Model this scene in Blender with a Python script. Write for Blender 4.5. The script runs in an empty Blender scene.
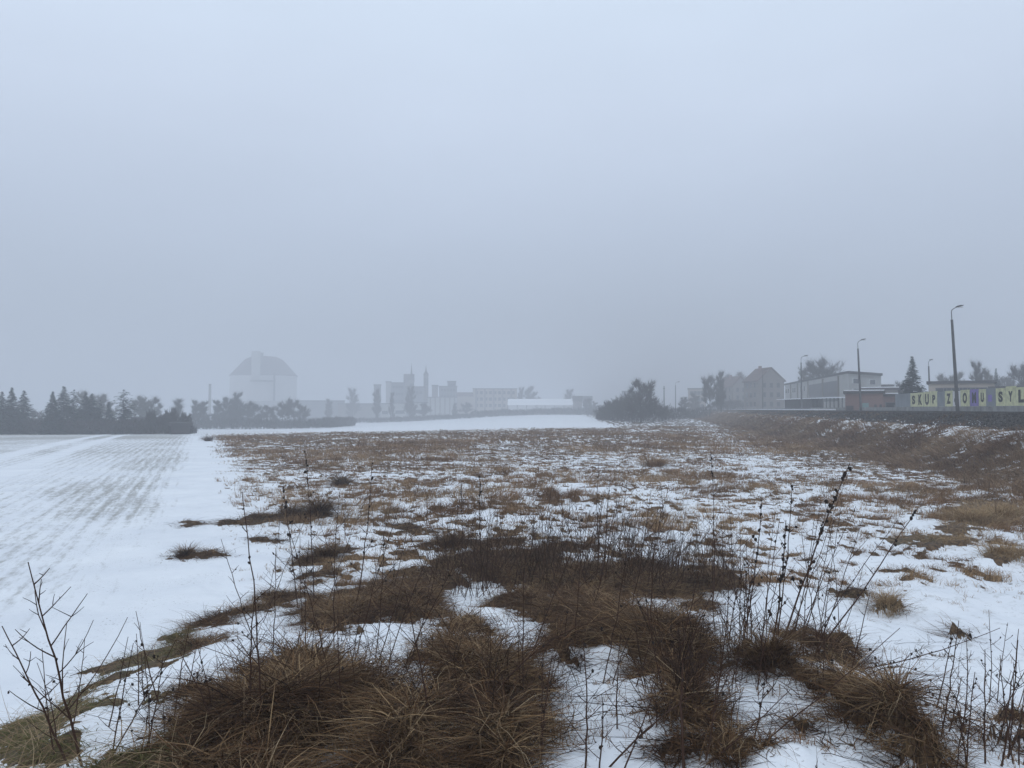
import bpy, bmesh, math, random
import numpy as np
from mathutils import Vector, Matrix

random.seed(7)
RNG = np.random.default_rng(11)
C = bpy.context.scene.collection
scene = bpy.context.scene

# ------------------------------------------------------------------ camera
EYE = 2.6
F = 769.0
PITCH = math.atan(25.0 / F)
cam_data = bpy.data.cameras.new('camera')
cam = bpy.data.objects.new('camera', cam_data)
C.objects.link(cam)
cam.location = (0, 0, EYE)
cam.rotation_euler = (math.pi / 2 + PITCH, 0, 0)
cam_data.sensor_width = 36.0
cam_data.lens = 36.0 * F / 1024.0
cam_data.clip_start = 0.05
cam_data.clip_end = 9000
scene.camera = cam

# ------------------------------------------------------------------ sky and sun
SUN_ELEV, SUN_ROT = math.radians(38), math.radians(205)
world = bpy.data.worlds.new('World')
scene.world = world
world.use_nodes = True
wn, wl = world.node_tree.nodes, world.node_tree.links
wn.clear()
w_out = wn.new('ShaderNodeOutputWorld')
w_bg = wn.new('ShaderNodeBackground'); w_bg.inputs['Strength'].default_value = 0.13
w_sky = wn.new('ShaderNodeTexSky'); w_sky.sky_type = 'NISHITA'; w_sky.sun_disc = False
w_sky.sun_elevation = SUN_ELEV; w_sky.sun_rotation = SUN_ROT
w_sky.air_density = 1.0; w_sky.dust_density = 3.0
w_tc = wn.new('ShaderNodeTexCoord')
w_sep = wn.new('ShaderNodeSeparateXYZ')
w_ramp = wn.new('ShaderNodeValToRGB')            # overcast cloud deck, darker towards the horizon
w_noise = wn.new('ShaderNodeTexNoise'); w_noise.inputs['Scale'].default_value = 2.3
w_noise.inputs['Detail'].default_value = 3.0; w_noise.inputs['Roughness'].default_value = 0.45
w_map = wn.new('ShaderNodeMapping'); w_map.inputs['Scale'].default_value = (1, 1, 2.6)
w_mr = wn.new('ShaderNodeMapRange'); w_mr.inputs['From Min'].default_value = 0.25; w_mr.inputs['From Max'].default_value = 0.75
w_mr.inputs['To Min'].default_value = 0.945; w_mr.inputs['To Max'].default_value = 1.055
w_mul = wn.new('ShaderNodeVectorMath'); w_mul.operation = 'SCALE'
w_sc = wn.new('ShaderNodeVectorMath'); w_sc.operation = 'SCALE'; w_sc.inputs['Scale'].default_value = 10.0
w_mix = wn.new('ShaderNodeMix'); w_mix.data_type = 'RGBA'; w_mix.inputs['Factor'].default_value = 0.96
wl.new(w_tc.outputs['Generated'], w_sep.inputs[0])
wl.new(w_sep.outputs['Z'], w_ramp.inputs['Fac'])
e = w_ramp.color_ramp.elements
e[0].position = 0.0; e[0].color = (0.318, 0.376, 0.464, 1)
e[1].position = 1.0; e[1].color = (0.70, 0.80, 0.90, 1)
for p, c in ((0.09, (0.358, 0.418, 0.508, 1)), (0.22, (0.462, 0.536, 0.662, 1)), (0.36, (0.56, 0.643, 0.778, 1)), (0.5, (0.60, 0.70, 0.83, 1))):
    q = e.new(p); q.color = c
wl.new(w_tc.outputs['Generated'], w_map.inputs['Vector'])
wl.new(w_map.outputs[0], w_noise.inputs['Vector'])
wl.new(w_noise.outputs['Fac'], w_mr.inputs['Value'])
wl.new(w_ramp.outputs['Color'], w_mul.inputs[0]); wl.new(w_mr.outputs[0], w_mul.inputs['Scale'])
wl.new(w_mul.outputs[0], w_sc.inputs[0])
wl.new(w_sky.outputs['Color'], w_mix.inputs['A']); wl.new(w_sc.outputs[0], w_mix.inputs['B'])
wl.new(w_mix.outputs['Result'], w_bg.inputs['Color'])
wl.new(w_bg.outputs[0], w_out.inputs['Surface'])

sun_d = bpy.data.lights.new('sun', 'SUN'); sun_d.energy = 0.5; sun_d.angle = math.radians(25); sun_d.color = (1.0, 0.96, 0.92)
sun = bpy.data.objects.new('sun', sun_d); C.objects.link(sun)
sdir = Vector((math.sin(SUN_ROT) * math.cos(SUN_ELEV), math.cos(SUN_ROT) * math.cos(SUN_ELEV), math.sin(SUN_ELEV)))
sun.rotation_euler = sdir.to_track_quat('Z', 'Y').to_euler()

scene.view_settings.view_transform = 'Standard'
scene.view_settings.look = 'None'
scene.view_settings.exposure = 0.0
scene.view_settings.gamma = 1.0
scene.view_settings.use_curve_mapping = False
scene.render.engine = 'CYCLES'
scene.cycles.max_bounces = 5
scene.cycles.diffuse_bounces = 3
scene.cycles.glossy_bounces = 2
scene.cycles.volume_bounces = 1
scene.cycles.transparent_max_bounces = 6
HAZE_DENSITY = 0.0033

# ------------------------------------------------------------------ picking points of the place
def ray(px, py):
    a, b = (px - 512.0) / F, (384.0 - py) / F
    return np.array([a, math.cos(PITCH) - b * math.sin(PITCH), math.sin(PITCH) + b * math.cos(PITCH)])
def pt(px, py, D):
    r = ray(px, py); k = D / r[1]
    return np.array([r[0] * k, D, EYE + r[2] * k])
def project(x, y, z):
    f = y * math.cos(PITCH) + (z - EYE) * math.sin(PITCH)
    v = -y * math.sin(PITCH) + (z - EYE) * math.cos(PITCH)
    f = np.maximum(f, 0.2)
    return 512 + F * x / f, 384 - F * v / f

def ss(a, b, x):
    t = np.clip((x - a) / (b - a), 0, 1)
    return t * t * (3 - 2 * t)
def _h(ix, iy, s):
    n = (ix.astype(np.int64) * 374761393 + iy.astype(np.int64) * 668265263 + s * 1274126177) & 0xffffffff
    n = ((n ^ (n >> 13)) * 1274126177) & 0xffffffff
    n = n ^ (n >> 16)
    return (n & 0xffff) / 65535.0
def vn(x, y, s=0):
    ix, iy = np.floor(x), np.floor(y)
    fx, fy = x - ix, y - iy
    fx = fx * fx * (3 - 2 * fx); fy = fy * fy * (3 - 2 * fy)
    a, b = _h(ix, iy, s), _h(ix + 1, iy, s)
    c, d = _h(ix, iy + 1, s), _h(ix + 1, iy + 1, s)
    return (a * (1 - fx) + b * fx) * (1 - fy) + (c * (1 - fx) + d * fx) * fy
def fbm(x, y, o=4, s=0):
    r, amp, t = 0, 1.0, 0
    for k in range(o):
        r = r + amp * vn(x, y, s + k * 17); t += amp
        amp *= 0.5; x, y = x * 2.03 + 11.3, y * 2.03 - 7.7
    return r / t

# ------------------------------------------------------------------ terrain
def U(x, y): return x * 0.982 - y * 0.187      # distance to the right of the railway's direction line
def V(x, y): return x * 0.927 + y * 0.376      # distance to the right of the sown field's edge
def H0(x, y):
    x = np.asarray(x, float); y = np.asarray(y, float)
    u = U(x, y)
    z = -3.0 * ss(20, 250, y) * ss(20, -60, x)
    bank = 0.98 * (1 - ss(3.2, 12.5, y)) * (1 - ss(1.6, 5.0, np.abs(x - 0.1)))
    bank = bank * ss(-9, -3, y)
    z = z + bank
    fade = 1 - ss(60, 220, np.hypot(x, y))
    z = z + fade * ((fbm(x * 0.35, y * 0.35, 3, 5) - 0.5) * 0.16 * ss(-2, 3, V(x, y)) + (fbm(x * 0.9, y * 0.9, 3, 9) - 0.5) * 0.12 * ss(-1, 2, V(x, y)))
    far = 1 - ss(420, 620, y)
    emb = 1.7 * ss(11.0, 15.8, u) + 0.55 * np.clip((u - 15.6) / 1.3, 0, 1) - 0.35 * np.clip((u - 25.0) / 1.2, 0, 1)
    z = z + emb * far + (1 - far) * 0.8 * ss(15, 30, u)
    return z

ELL = [  # grass mats in the foreground: pixel of centre, half sizes, tilt, strength
    (370, 614, 78, 24, 0, 1.1), (430, 580, 46, 14, 0, .9), (500, 568, 70, 20, 0, 1.2), (625, 583, 110, 20, 0, 1.3), (705, 582, 36, 15, 0, 1),
    (400, 600, 40, 20, 0, 1), (560, 612, 80, 18, 8, 1.2), (640, 643, 80, 22, 18, 1.2), (712, 668, 52, 13, 8, 1), (775, 672, 58, 15, 4, 1.1),
    (850, 702, 56, 10, 38, 1), (905, 738, 40, 7, 36, 1), (800, 640, 30, 6, 15, .6), (300, 720, 112, 56, 0, 1.3), (232, 752, 50, 34, 0, 1),
    (400, 752, 80, 36, 0, 1.1), (452, 655, 34, 34, 0, 1), (478, 700, 56, 38, 0, 1.1), (520, 745, 36, 28, 0, .8), (575, 655, 30, 12, 0, 1),
    (688, 706, 22, 26, 0, 1), (735, 762, 50, 11, 0, .9), (818, 728, 34, 12, 20, .9), (790, 762, 60, 10, 0, .7), (855, 765, 40, 10, 0, .8), (835, 655, 34, 7, 20, .7),
    (28, 752, 58, 32, -8, 1.1), (66, 712, 56, 12, -22, 1), (118, 672, 52, 8, -24, 1), (178, 652, 52, 9, -22, 1), (212, 622, 26, 5, -20, .8),
    (186, 694, 20, 12, 0, .9), (178, 636, 16, 6, 0, .8), (150, 742, 30, 5, 0, .6), (262, 606, 46, 6, -14, .9), (150, 690, 30, 6, -20, .7),
    (196, 556, 26, 5, 0, 1), (190, 524, 13, 4, 0, .9), (250, 520, 38, 5, -6, 1), (292, 516, 34, 5, 0, 1), (318, 514, 16, 8, 0, 1), (326, 556, 34, 6, -15, 1),
    (322, 578, 22, 6, 0, .8), (268, 540, 16, 4, 0, .8), (452, 545, 22, 8, 0, 1), (412, 528, 24, 4, 10, .9), (500, 545, 34, 6, 0, .8), (560, 548, 40, 6, 0, .8),
    (985, 512, 42, 13, 0, 1.1), (1004, 558, 26, 6, -6, 1), (930, 542, 48, 7, 0, .9), (962, 528, 30, 6, 0, .8), (888, 610, 17, 4, 0, 1), (700, 607, 30, 3, 0, .5), (848, 594, 22, 4, 0, .7),
    (962, 634, 9, 2, 0, .8), (1012, 734, 26, 4, 0, .8), (940, 656, 20, 2, 0, .4), (340, 480, 14, 4, 0, .8), (655, 462, 22, 5, 0, .8), (740, 470, 16, 4, 0, .6),
]
HOLES = [(378, 648, 84, 21, -4), (700, 742, 50, 10, 0), (640, 705, 26, 24, 0), (760, 745, 30, 8, 0), (240, 690, 18, 8, -30), (290, 672, 26, 9, -20), (455, 752, 22, 12, 0), (700, 745, 26, 10, 0), (610, 668, 30, 12, 20), (505, 630, 24, 24, 10), (590, 700, 44, 46, 0), (640, 752, 46, 30, 0), (560, 725, 26, 30, 0), (752, 700, 56, 9, 8),
         (742, 622, 58, 13, 5), (418, 587, 15, 4, 0), (552, 597, 34, 3, 0), (440, 712, 13, 8, 0), (385, 690, 10, 5, 0), (330, 668, 60, 6, -6),
         (545, 636, 26, 6, 0), (770, 724, 50, 10, 10), (205, 700, 26, 8, -30), (458, 745, 10, 14, 0)]
def fg_mask(x, y):
    z = H0(x, y)
    wx = (fbm(x * 3.1, y * 3.1, 4, 31) - 0.5) * 0.55; wy = (fbm(x * 3.1, y * 3.1, 4, 47) - 0.5) * 0.8
    wx = wx + (fbm(x * 11, y * 11, 2, 33) - .5) * .16; wy = wy + (fbm(x * 11, y * 11, 2, 49) - .5) * .3
    px, py = project(x + wx, np.maximum(y + wy, .6), z)
    m = np.full(np.shape(px), -1.0)
    for cx, cy, rx, ry, a, s in ELL:
        ca, sa = math.cos(math.radians(a)), math.sin(math.radians(a))
        dx, dy = px - cx, py - cy
        m = np.maximum(m, s * (1.0 - ((dx * ca + dy * sa) / rx) ** 2 - ((-dx * sa + dy * ca) / ry) ** 2))
    for cx, cy, rx, ry, a in HOLES:
        ca, sa = math.cos(math.radians(a)), math.sin(math.radians(a))
        dx, dy = px - cx, py - cy
        m = np.minimum(m, 1.6 * (((dx * ca + dy * sa) / rx) ** 2 + ((-dx * sa + dy * ca) / ry) ** 2 - 1.0))
    m = m - 5.5 * np.maximum(fbm(x * 2.3, y * 2.3, 4, 55) - 0.50, 0) * ss(12, 6, y) - 4.2 * np.maximum(fbm(x * 2.3, y * 2.3, 4, 55) - 0.52, 0) * ss(6, 12, y)
    ok = (y > 1.5) & (y < 26)
    # ground to the left and right of the frame and under the viewer: rough grass with snow between
    out = (fbm(x * 0.8, y * 0.8, 4, 3) - 0.52) * 4 * (1 - ss(4, 7, np.hypot(x, y)))
    m = np.where(ok & (px > -20) & (px < 1045) & (py < 775), m, np.where(np.hypot(x, y) < 8, out, -1.0))
    return m
fg_exact = fg_mask
GX0, GX1, GY0, GY1, GS = -11.0, 21.0, -8.0, 27.0, 0.03
_gx, _gy = np.arange(GX0, GX1, GS), np.arange(GY0, GY1, GS)
_G = fg_exact(*np.meshgrid(_gx, _gy))
def fg_mask(x, y):
    """the same mask read from a 3 cm grid"""
    x = np.asarray(x, float); y = np.asarray(y, float)
    fx = np.clip((x - GX0) / GS, 0, len(_gx) - 1.001); fy = np.clip((y - GY0) / GS, 0, len(_gy) - 1.001)
    ix, iy = fx.astype(int), fy.astype(int); fx = fx - ix; fy = fy - iy
    m = (_G[iy, ix] * (1 - fx) + _G[iy, ix + 1] * fx) * (1 - fy) + (_G[iy + 1, ix] * (1 - fx) + _G[iy + 1, ix + 1] * fx) * fy
    return np.where((x > GX0) & (x < GX1 - GS) & (y > GY0) & (y < GY1 - GS), m, -1.0)
def cover(x, y):
    """share of the ground that is bare grass between the snow, in the rough middle field"""
    u, v = U(x, y), V(x, y)
    c = 0.50 + 0.20 * ss(24, 65, y)
    c = c * ss(0.2, 2.6, v) * (0.74 + 0.26 * ss(8, 22, y))
    lane = np.exp(-((u - 4.2 - 0.02 * y) / 1.6) ** 2)
    c = c * (1 - 0.22 * lane)
    c = c + 0.16 * (fbm(x * 0.12, y * 0.12, 3, 71) - 0.5) * ss(1, 6, v)
    c = c + 0.05 * ss(0, 5, u) + 0.12 * ss(6, 11, u)
    c = np.where(u > 11.3, 0.9 - .42 * ss(13.2, 15.3, u), c)
    edge = np.maximum(ss(112, 100, y - 0.22 * x), ss(14, 17, x - (y - 118) * .07) * ss(96, 104, y))             # the rough grass ends, the white field behind begins
    c = c * np.where(u > 10.5, 1, edge)
    return c
def patch(x, y):
    n = fbm(x * 3.9, y * 3.1, 3, 90) * 0.56 + vn(x * 8.3 + 3, y * 6.3, 91) * 0.32 + fbm(x * .4, y * .4, 2, 92) * .12
    return n
def bare(x, y):
    x = np.asarray(x, float); y = np.asarray(y, float)
    n = patch(x, y)
    thr = 0.76 - 0.44 * cover(x, y)
    b = ss(thr - 0.03, thr + 0.05, n)
    b = np.where(cover(x, y) < 0.05, 0, b)
    near = ss(12.5, 9.5, y)
    b = b * (1 - near)
    b = np.maximum(b, ss(-0.02, 0.10, fg_mask(x, y)))
    b = np.where(y < -2, ss(0.5, 0.6, n), b)
    return b
def H(x, y):
    x = np.asarray(x, float); y = np.asarray(y, float)
    z = H0(x, y)
    m = fg_mask(x, y)
    d = np.hypot(x, y)
    mm = ss(-0.1, 0.8, m)
    z = z + mm * (1 - .75 * ss(-1.1, -1.9, x)) * ((0.03 + 0.16 * fbm(x * 2.1, y * 2.1, 3, 77)) * (1 - ss(9, 16, y)) + 0.06 * ss(9, 16, y))
    snow = (fbm(x * 2.6, y * 2.6, 3, 63) - 0.5) * 0.13 * (0.35 + 0.65 * ss(-1.0, 1.0, V(x, y)) + 0.5 * ss(9, 6, y) * ss(-4.5, -2.5, x)) * (1 - ss(20, 50, d))
    return z + snow
_KS = np.geomspace(1.0, 700.0, 1400)
def ground_at(px, py):
    r = ray(px, py)
    d = EYE + r[2] * _KS - H0(r[0] * _KS, r[1] * _KS)
    i = int(np.argmax(d <= 0)) if (d <= 0).any() else len(_KS) - 1
    i = max(i, 1); k = _KS[i - 1] + (_KS[i] - _KS[i - 1]) * d[i - 1] / (d[i - 1] - d[i] + 1e-9)
    x, y = r[0] * k, r[1] * k
    return np.array([x, y, float(H(x, y))])

# ------------------------------------------------------------------ mesh helpers
def mesh_from(name, verts, faces_flat, nper, mat, parent=None, smooth=False):
    """verts (N,3), faces_flat int array, nper = corners per face"""
    me = bpy.data.meshes.new(name)
    verts = np.ascontiguousarray(verts, np.float32); ff = np.ascontiguousarray(faces_flat, np.int32).ravel()
    nf = len(ff) // nper
    me.vertices.add(len(verts)); me.vertices.foreach_set('co', verts.ravel())
    me.loops.add(len(ff)); me.loops.foreach_set('vertex_index', ff)
    me.polygons.add(nf)
    me.polygons.foreach_set('loop_start', np.arange(nf, dtype=np.int32) * nper)
    me.polygons.foreach_set('loop_total', np.full(nf, nper, np.int32))
    me.polygons.foreach_set('use_smooth', np.full(nf, smooth, bool))
    me.update(calc_edges=True)
    if mat: me.materials.append(mat)
    o = bpy.data.objects.new(name, me); C.objects.link(o)
    if parent: o.parent = parent
    return o
class MB:
    def __init__(s): s.v, s.f = [], []
    def quad(s, a, b, c, d):
        n = len(s.v); s.v += [tuple(a), tuple(b), tuple(c), tuple(d)]; s.f.append((n, n + 1, n + 2, n + 3))
    def face(s, pts):
        n = len(s.v); s.v += [tuple(p) for p in pts]; s.f.append(tuple(range(n, n + len(pts))))
    def box(s, x0, x1, y0, y1, z0, z1):
        n = len(s.v)
        s.v += [(x0, y0, z0), (x1, y0, z0), (x1, y1, z0), (x0, y1, z0), (x0, y0, z1), (x1, y0, z1), (x1, y1, z1), (x0, y1, z1)]
        s.f += [tuple(n + i for i in q) for q in ((0, 3, 2, 1), (4, 5, 6, 7), (0, 1, 5, 4), (1, 2, 6, 5), (2, 3, 7, 6), (3, 0, 4, 7))]
    def prism(s, poly, y0, y1):
        """poly in x,z extruded along y"""
        n, k = len(s.v), len(poly)
        s.v += [(p[0], y0, p[1]) for p in poly] + [(p[0], y1, p[1]) for p in poly]
        s.f.append(tuple(n + i for i in range(k))); s.f.append(tuple(n + k + i for i in reversed(range(k))))
        for i in range(k):
            j = (i + 1) % k; s.f.append((n + i, n + k + i, n + k + j, n + j))
    def tube(s, p0, p1, r0, r1, k=8):
        p0, p1 = Vector(p0), Vector(p1); d = (p1 - p0).normalized()
        a = d.orthogonal().normalized(); b = d.cross(a); n = len(s.v)
        for p, r in ((p0, r0), (p1, r1)):
            for i in range(k):
                t = 2 * math.pi * i / k; s.v.append(tuple(p + r * (math.cos(t) * a + math.sin(t) * b)))
        for i in range(k): s.f.append((n + i, n + (i + 1) % k, n + k + (i + 1) % k, n + k + i))
        s.f.append(tuple(n + i for i in reversed(range(k)))); s.f.append(tuple(n + k + i for i in range(k)))
    def lathe(s, prof, k=24, cx=0, cy=0):
        n = len(s.v)
        for r, z in prof:
            for i in range(k):
                t = 2 * math.pi * i / k; s.v.append((cx + r * math.cos(t), cy + r * math.sin(t), z))
        for j in range(len(prof) - 1):
            for i in range(k):
                a, b = n + j * k + i, n + j * k + (i + 1) % k; s.f.append((a, b, b + k, a + k))
        s.f.append(tuple(n + i for i in reversed(range(k)))); s.f.append(tuple(n + (len(prof) - 1) * k + i for i in range(k)))
    def build(s, name, mat, parent=None, loc=None, smooth=False):
        me = bpy.data.meshes.new(name); me.from_pydata(s.v, [], s.f); me.update()
        if smooth:
            for p in me.polygons: p.use_smooth = True
        if mat: me.materials.append(mat)
        o = bpy.data.objects.new(name, me); C.objects.link(o)
        if parent: o.parent = parent
        if loc is not None: o.location = loc
        return o
def tag(o, label=None, cat=None, group=None, kind=None):
    if label: o['label'] = label
    if cat: o['category'] = cat
    if group: o['group'] = group
    if kind: o['kind'] = kind
    return o
def thing(name, label, cat, loc, rotz=0.0, group=None):
    o = bpy.data.objects.new(name, None); C.objects.link(o); o.empty_display_size = 0.1
    o.location = tuple(loc); o.rotation_euler = (0, 0, rotz)
    return tag(o, label, cat, group)
def copy_tree(o, parent=None):
    c = o.copy(); C.objects.link(c); c.parent = parent
    for ch in list(o.children): copy_tree(ch, c)
    return c

def tubes(P, R, k=3):
    """P (N,K,3) polylines, R (N,K) radii -> verts, quads"""
    N, K, _ = P.shape
    T = np.gradient(P, axis=1); T /= np.maximum(np.linalg.norm(T, axis=2, keepdims=True), 1e-9)
    ref = np.where(np.abs(T[..., 2:3]) > 0.9, np.array([1.0, 0, 0]), np.array([0, 0, 1.0]))
    A = np.cross(T, ref); A /= np.maximum(np.linalg.norm(A, axis=2, keepdims=True), 1e-9)
    B = np.cross(T, A)
    ang = np.arange(k) * 2 * math.pi / k
    v = P[:, :, None, :] + R[:, :, None, None] * (np.cos(ang)[None, None, :, None] * A[:, :, None, :] + np.sin(ang)[None, None, :, None] * B[:, :, None, :])
    idx = np.arange(N * K * k).reshape(N, K, k)
    a = idx[:, :-1, :]; b = np.roll(idx, -1, axis=2)[:, :-1, :]; c = np.roll(idx, -1, axis=2)[:, 1:, :]; d = idx[:, 1:, :]
    q = np.stack([a, b, c, d], axis=-1).reshape(-1, 4)
    return v.reshape(-1, 3), q
def merge(parts):
    vs, fs, n = [], [], 0
    for v, f in parts:
        vs.append(v); fs.append(f + n); n += len(v)
    return np.concatenate(vs), np.concatenate(fs)

def blades(base, ang, L, W, e0, e1, K=4, hfun=H, clear=0.006, rng=RNG):
    """curved grass ribbons: base (N,3), heading ang, length L, width W, start and end elevation"""
    N = len(base)
    t = np.linspace(0, 1, K)
    el = e0[:, None] + (e1 - e0)[:, None] * t[None, :] ** 0.8
    step = (L / (K - 1))[:, None]
    h = np.concatenate([np.zeros((N, 1)), np.cumsum(np.cos(el[:, :-1]) * step, 1)], 1)
    z = np.concatenate([np.zeros((N, 1)), np.cumsum(np.sin(el[:, :-1]) * step, 1)], 1)
    a = ang[:, None] + rng.normal(0, 0.45, N)[:, None] * t[None, :]
    X = base[:, 0:1] + h * np.cos(a); Y = base[:, 1:2] + h * np.sin(a); Z = base[:, 2:3] + z
    if hfun is not None:
        Z = np.maximum(Z, hfun(X, Y) + clear * rng.uniform(0.5, 3, (N, 1)) * t[None, :])
    w = W[:, None] * (1 - 0.85 * t[None, :] ** 1.5)
    tw = ang[:, None] + math.pi / 2 + rng.normal(0, 0.5, N)[:, None]
    dx, dy = np.cos(tw) * w / 2, np.sin(tw) * w / 2
    dz = rng.normal(0, 0.35, N)[:, None] * w / 2
    v = np.empty((N, K, 2, 3))
    v[..., 0, 0], v[..., 1, 0] = X - dx, X + dx
    v[..., 0, 1], v[..., 1, 1] = Y - dy, Y + dy
    v[..., 0, 2], v[..., 1, 2] = Z - dz, Z + dz
    idx = np.arange(N * K * 2).reshape(N, K, 2)
    q = np.stack([idx[:, :-1, 0], idx[:, :-1, 1], idx[:, 1:, 1], idx[:, 1:, 0]], -1).reshape(-1, 4)
    return v.reshape(-1, 3), q

# ------------------------------------------------------------------ materials
def new_mat(name):
    m = bpy.data.materials.new(name); m.use_nodes = True
    n, l = m.node_tree.nodes, m.node_tree.links
    return m, n, l, n['Principled BSDF']
def rgb(c): return (c[0], c[1], c[2], 1)
def plain(name, c, rough=0.7, var=0.15, scale=2.0, metal=0.0, spec=0.3):
    m, n, l, b = new_mat(name)
    tc = n.new('ShaderNodeTexCoord'); no = n.new('ShaderNodeTexNoise'); no.inputs['Scale'].default_value = scale; no.inputs['Detail'].default_value = 5
    r = n.new('ShaderNodeValToRGB')
    r.color_ramp.elements[0].position = 0.3; r.color_ramp.elements[1].position = 0.7
    r.color_ramp.elements[0].color = rgb([x * (1 - var) for x in c]); r.color_ramp.elements[1].color = rgb([min(1, x * (1 + var)) for x in c])
    l.new(tc.outputs['Object'], no.inputs['Vector']); l.new(no.outputs['Fac'], r.inputs['Fac']); l.new(r.outputs['Color'], b.inputs['Base Color'])
    b.inputs['Roughness'].default_value = rough; b.inputs['Metallic'].default_value = metal; b.inputs['Specular IOR Level'].default_value = spec
    return m
def island(name, cols, rough=0.8, big=None):
    """colour differs from blade to blade; an optional second tint varies over metres"""
    m, n, l, b = new_mat(name)
    g = n.new('ShaderNodeNewGeometry'); r = n.new('ShaderNodeValToRGB')
    el = r.color_ramp.elements
    el[0].position = 0; el[0].color = rgb(cols[0]); el[1].position = 1; el[1].color = rgb(cols[-1])
    for i, c in enumerate(cols[1:-1]):
        q = el.new((i + 1) / (len(cols) - 1)); q.color = rgb(c)
    l.new(g.outputs['Random Per Island'], r.inputs['Fac'])
    out = r.outputs['Color']
    if big:
        tc = n.new('ShaderNodeTexCoord'); no = n.new('ShaderNodeTexNoise'); no.inputs['Scale'].default_value = big[1]; no.inputs['Detail'].default_value = 3
        mr = n.new('ShaderNodeMapRange'); mr.inputs['From Min'].default_value = 0.42; mr.inputs['From Max'].default_value = 0.6
        mx = n.new('ShaderNodeMix'); mx.data_type = 'RGBA'; mx.blend_type = 'MULTIPLY'; mx.inputs['B'].default_value = rgb(big[0])
        l.new(tc.outputs['Object'], no.inputs['Vector']); l.new(no.outputs['Fac'], mr.inputs['Value']); l.new(mr.outputs[0], mx.inputs['Factor'])
        l.new(out, mx.inputs['A']); out = mx.outputs['Result']
    l.new(out, b.inputs['Base Color'])
    b.inputs['Roughness'].default_value = rough; b.inputs['Specular IOR Level'].default_value = 0.15
    return m

M = {}
M['grass'] = island('dry_grass', [(.014, .007, .004), (.07, .036, .017), (.15, .082, .038), (.23, .138, .068), (.05, .025, .012), (.40, .27, .145), (.03, .015, .008), (.12, .065, .030)], big=((.42, .34, .31), 1.9))
M['field_grass'] = island('field_grass', [(.14, .078, .038), (.27, .168, .085), (.42, .29, .165), (.20, .118, .058)], big=((.70, .60, .54), .35))
M['slope_grass'] = island('slope_grass', [(.14, .084, .047), (.28, .182, .105), (.42, .295, .18), (.20, .126, .071)], big=((.66, .58, .55), .25))
M['straw'] = island('loose_straw', [(.20, .13, .07), (.38, .28, .17), (.28, .19, .11), (.12, .075, .042)])
M['gold_grass'] = island('golden_grass', [(.17, .105, .052), (.33, .22, .115), (.42, .30, .165), (.22, .14, .075)])
M['green_grass'] = island('green_grass', [(.05, .055, .018), (.10, .10, .035), (.16, .13, .055), (.12, .085, .04)])
M['twig'] = island('dark_twig', [(.010, .006, .005), (.028, .014, .010), (.065, .034, .022), (.016, .009, .007)])
M['brown_twig'] = island('brown_twig', [(.012, .007, .005), (.06, .032, .018), (.12, .068, .038), (.03, .016, .011), (.085, .046, .026)])
M['seed'] = plain('seed_head', (.022, .015, .012), .9, .4, 60)
M['bark'] = plain('bark', (.05, .042, .036), .9, .3, 4)
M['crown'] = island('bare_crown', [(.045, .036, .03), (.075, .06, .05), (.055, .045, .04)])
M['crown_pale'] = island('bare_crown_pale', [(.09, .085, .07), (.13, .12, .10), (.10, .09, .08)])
M['needle'] = island('needles', [(.012, .022, .018), (.022, .036, .028), (.035, .05, .04)])
M['hedge'] = island('hedge_twigs', [(.04, .032, .03), (.065, .05, .048), (.03, .034, .028)])
M['steel'] = plain('galvanised_steel', (.16, .17, .18), .5, .2, 3, .6)
M['concrete'] = plain('weathered_concrete', (.20, .20, .195), .9, .35, 1.1)
M['pole'] = plain('pole_concrete', (.085, .085, .088), .85, .25, 2)
M['dark'] = plain('dark_glass', (.03, .035, .04), .25, .2, 1, 0, .5)
M['white_wall'] = plain('pale_render', (.36, .36, .345), .9, .1, .4)
M['silo_wall'] = plain('silo_concrete', (.47, .46, .45), .9, .08, .05)
M['roof_silo'] = plain('silo_roof', (.08, .06, .062), .9, .2, .1)
M['grey_wall'] = plain('grey_render', (.15, .15, .155), .9, .12, .3)
M['beige_wall'] = plain('beige_render', (.36, .31, .26), .9, .12, .3)
M['brown_wall'] = plain('brown_grey_render', (.17, .15, .135), .9, .15, .4)
M['roof_dark'] = plain('dark_roof_felt', (.055, .05, .05), .9, .2, .6)
M['roof_tile'] = plain('red_roof_tiles', (.105, .066, .058), .9, .2, .8)
M['snow'] = plain('roof_snow', (.80, .82, .86), .6, .03, 1)
M['frame'] = plain('white_frame', (.5, .5, .5), .6, .05, 1)
M['yellow'] = plain('pale_yellow_paint', (.56, .56, .34), .85, .22, 2.6)
M['white_paint'] = plain('white_paint', (.6, .6, .6), .8, .10, 1.5)
M['purple'] = plain('purple_paint', (.20, .15, .42), .8, .15, 2)
M['black'] = plain('black_paint', (.02, .02, .022), .8, .2, 5)
M['fence_grey'] = plain('fence_panel', (.21, .23, .25), .9, .15, 1.0)
M['stone'] = island('ballast_stone', [(.018, .017, .017), (.05, .045, .042), (.09, .085, .08), (.03, .028, .027)])
M['rail'] = plain('rail_steel', (.05, .038, .032), .6, .3, 6, .4)
M['sleeper'] = plain('sleeper_concrete', (.15, .145, .14), .9, .2, 3)
M['teal'] = plain('teal_glass', (.16, .27, .27), .35, .1, 1)

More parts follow.
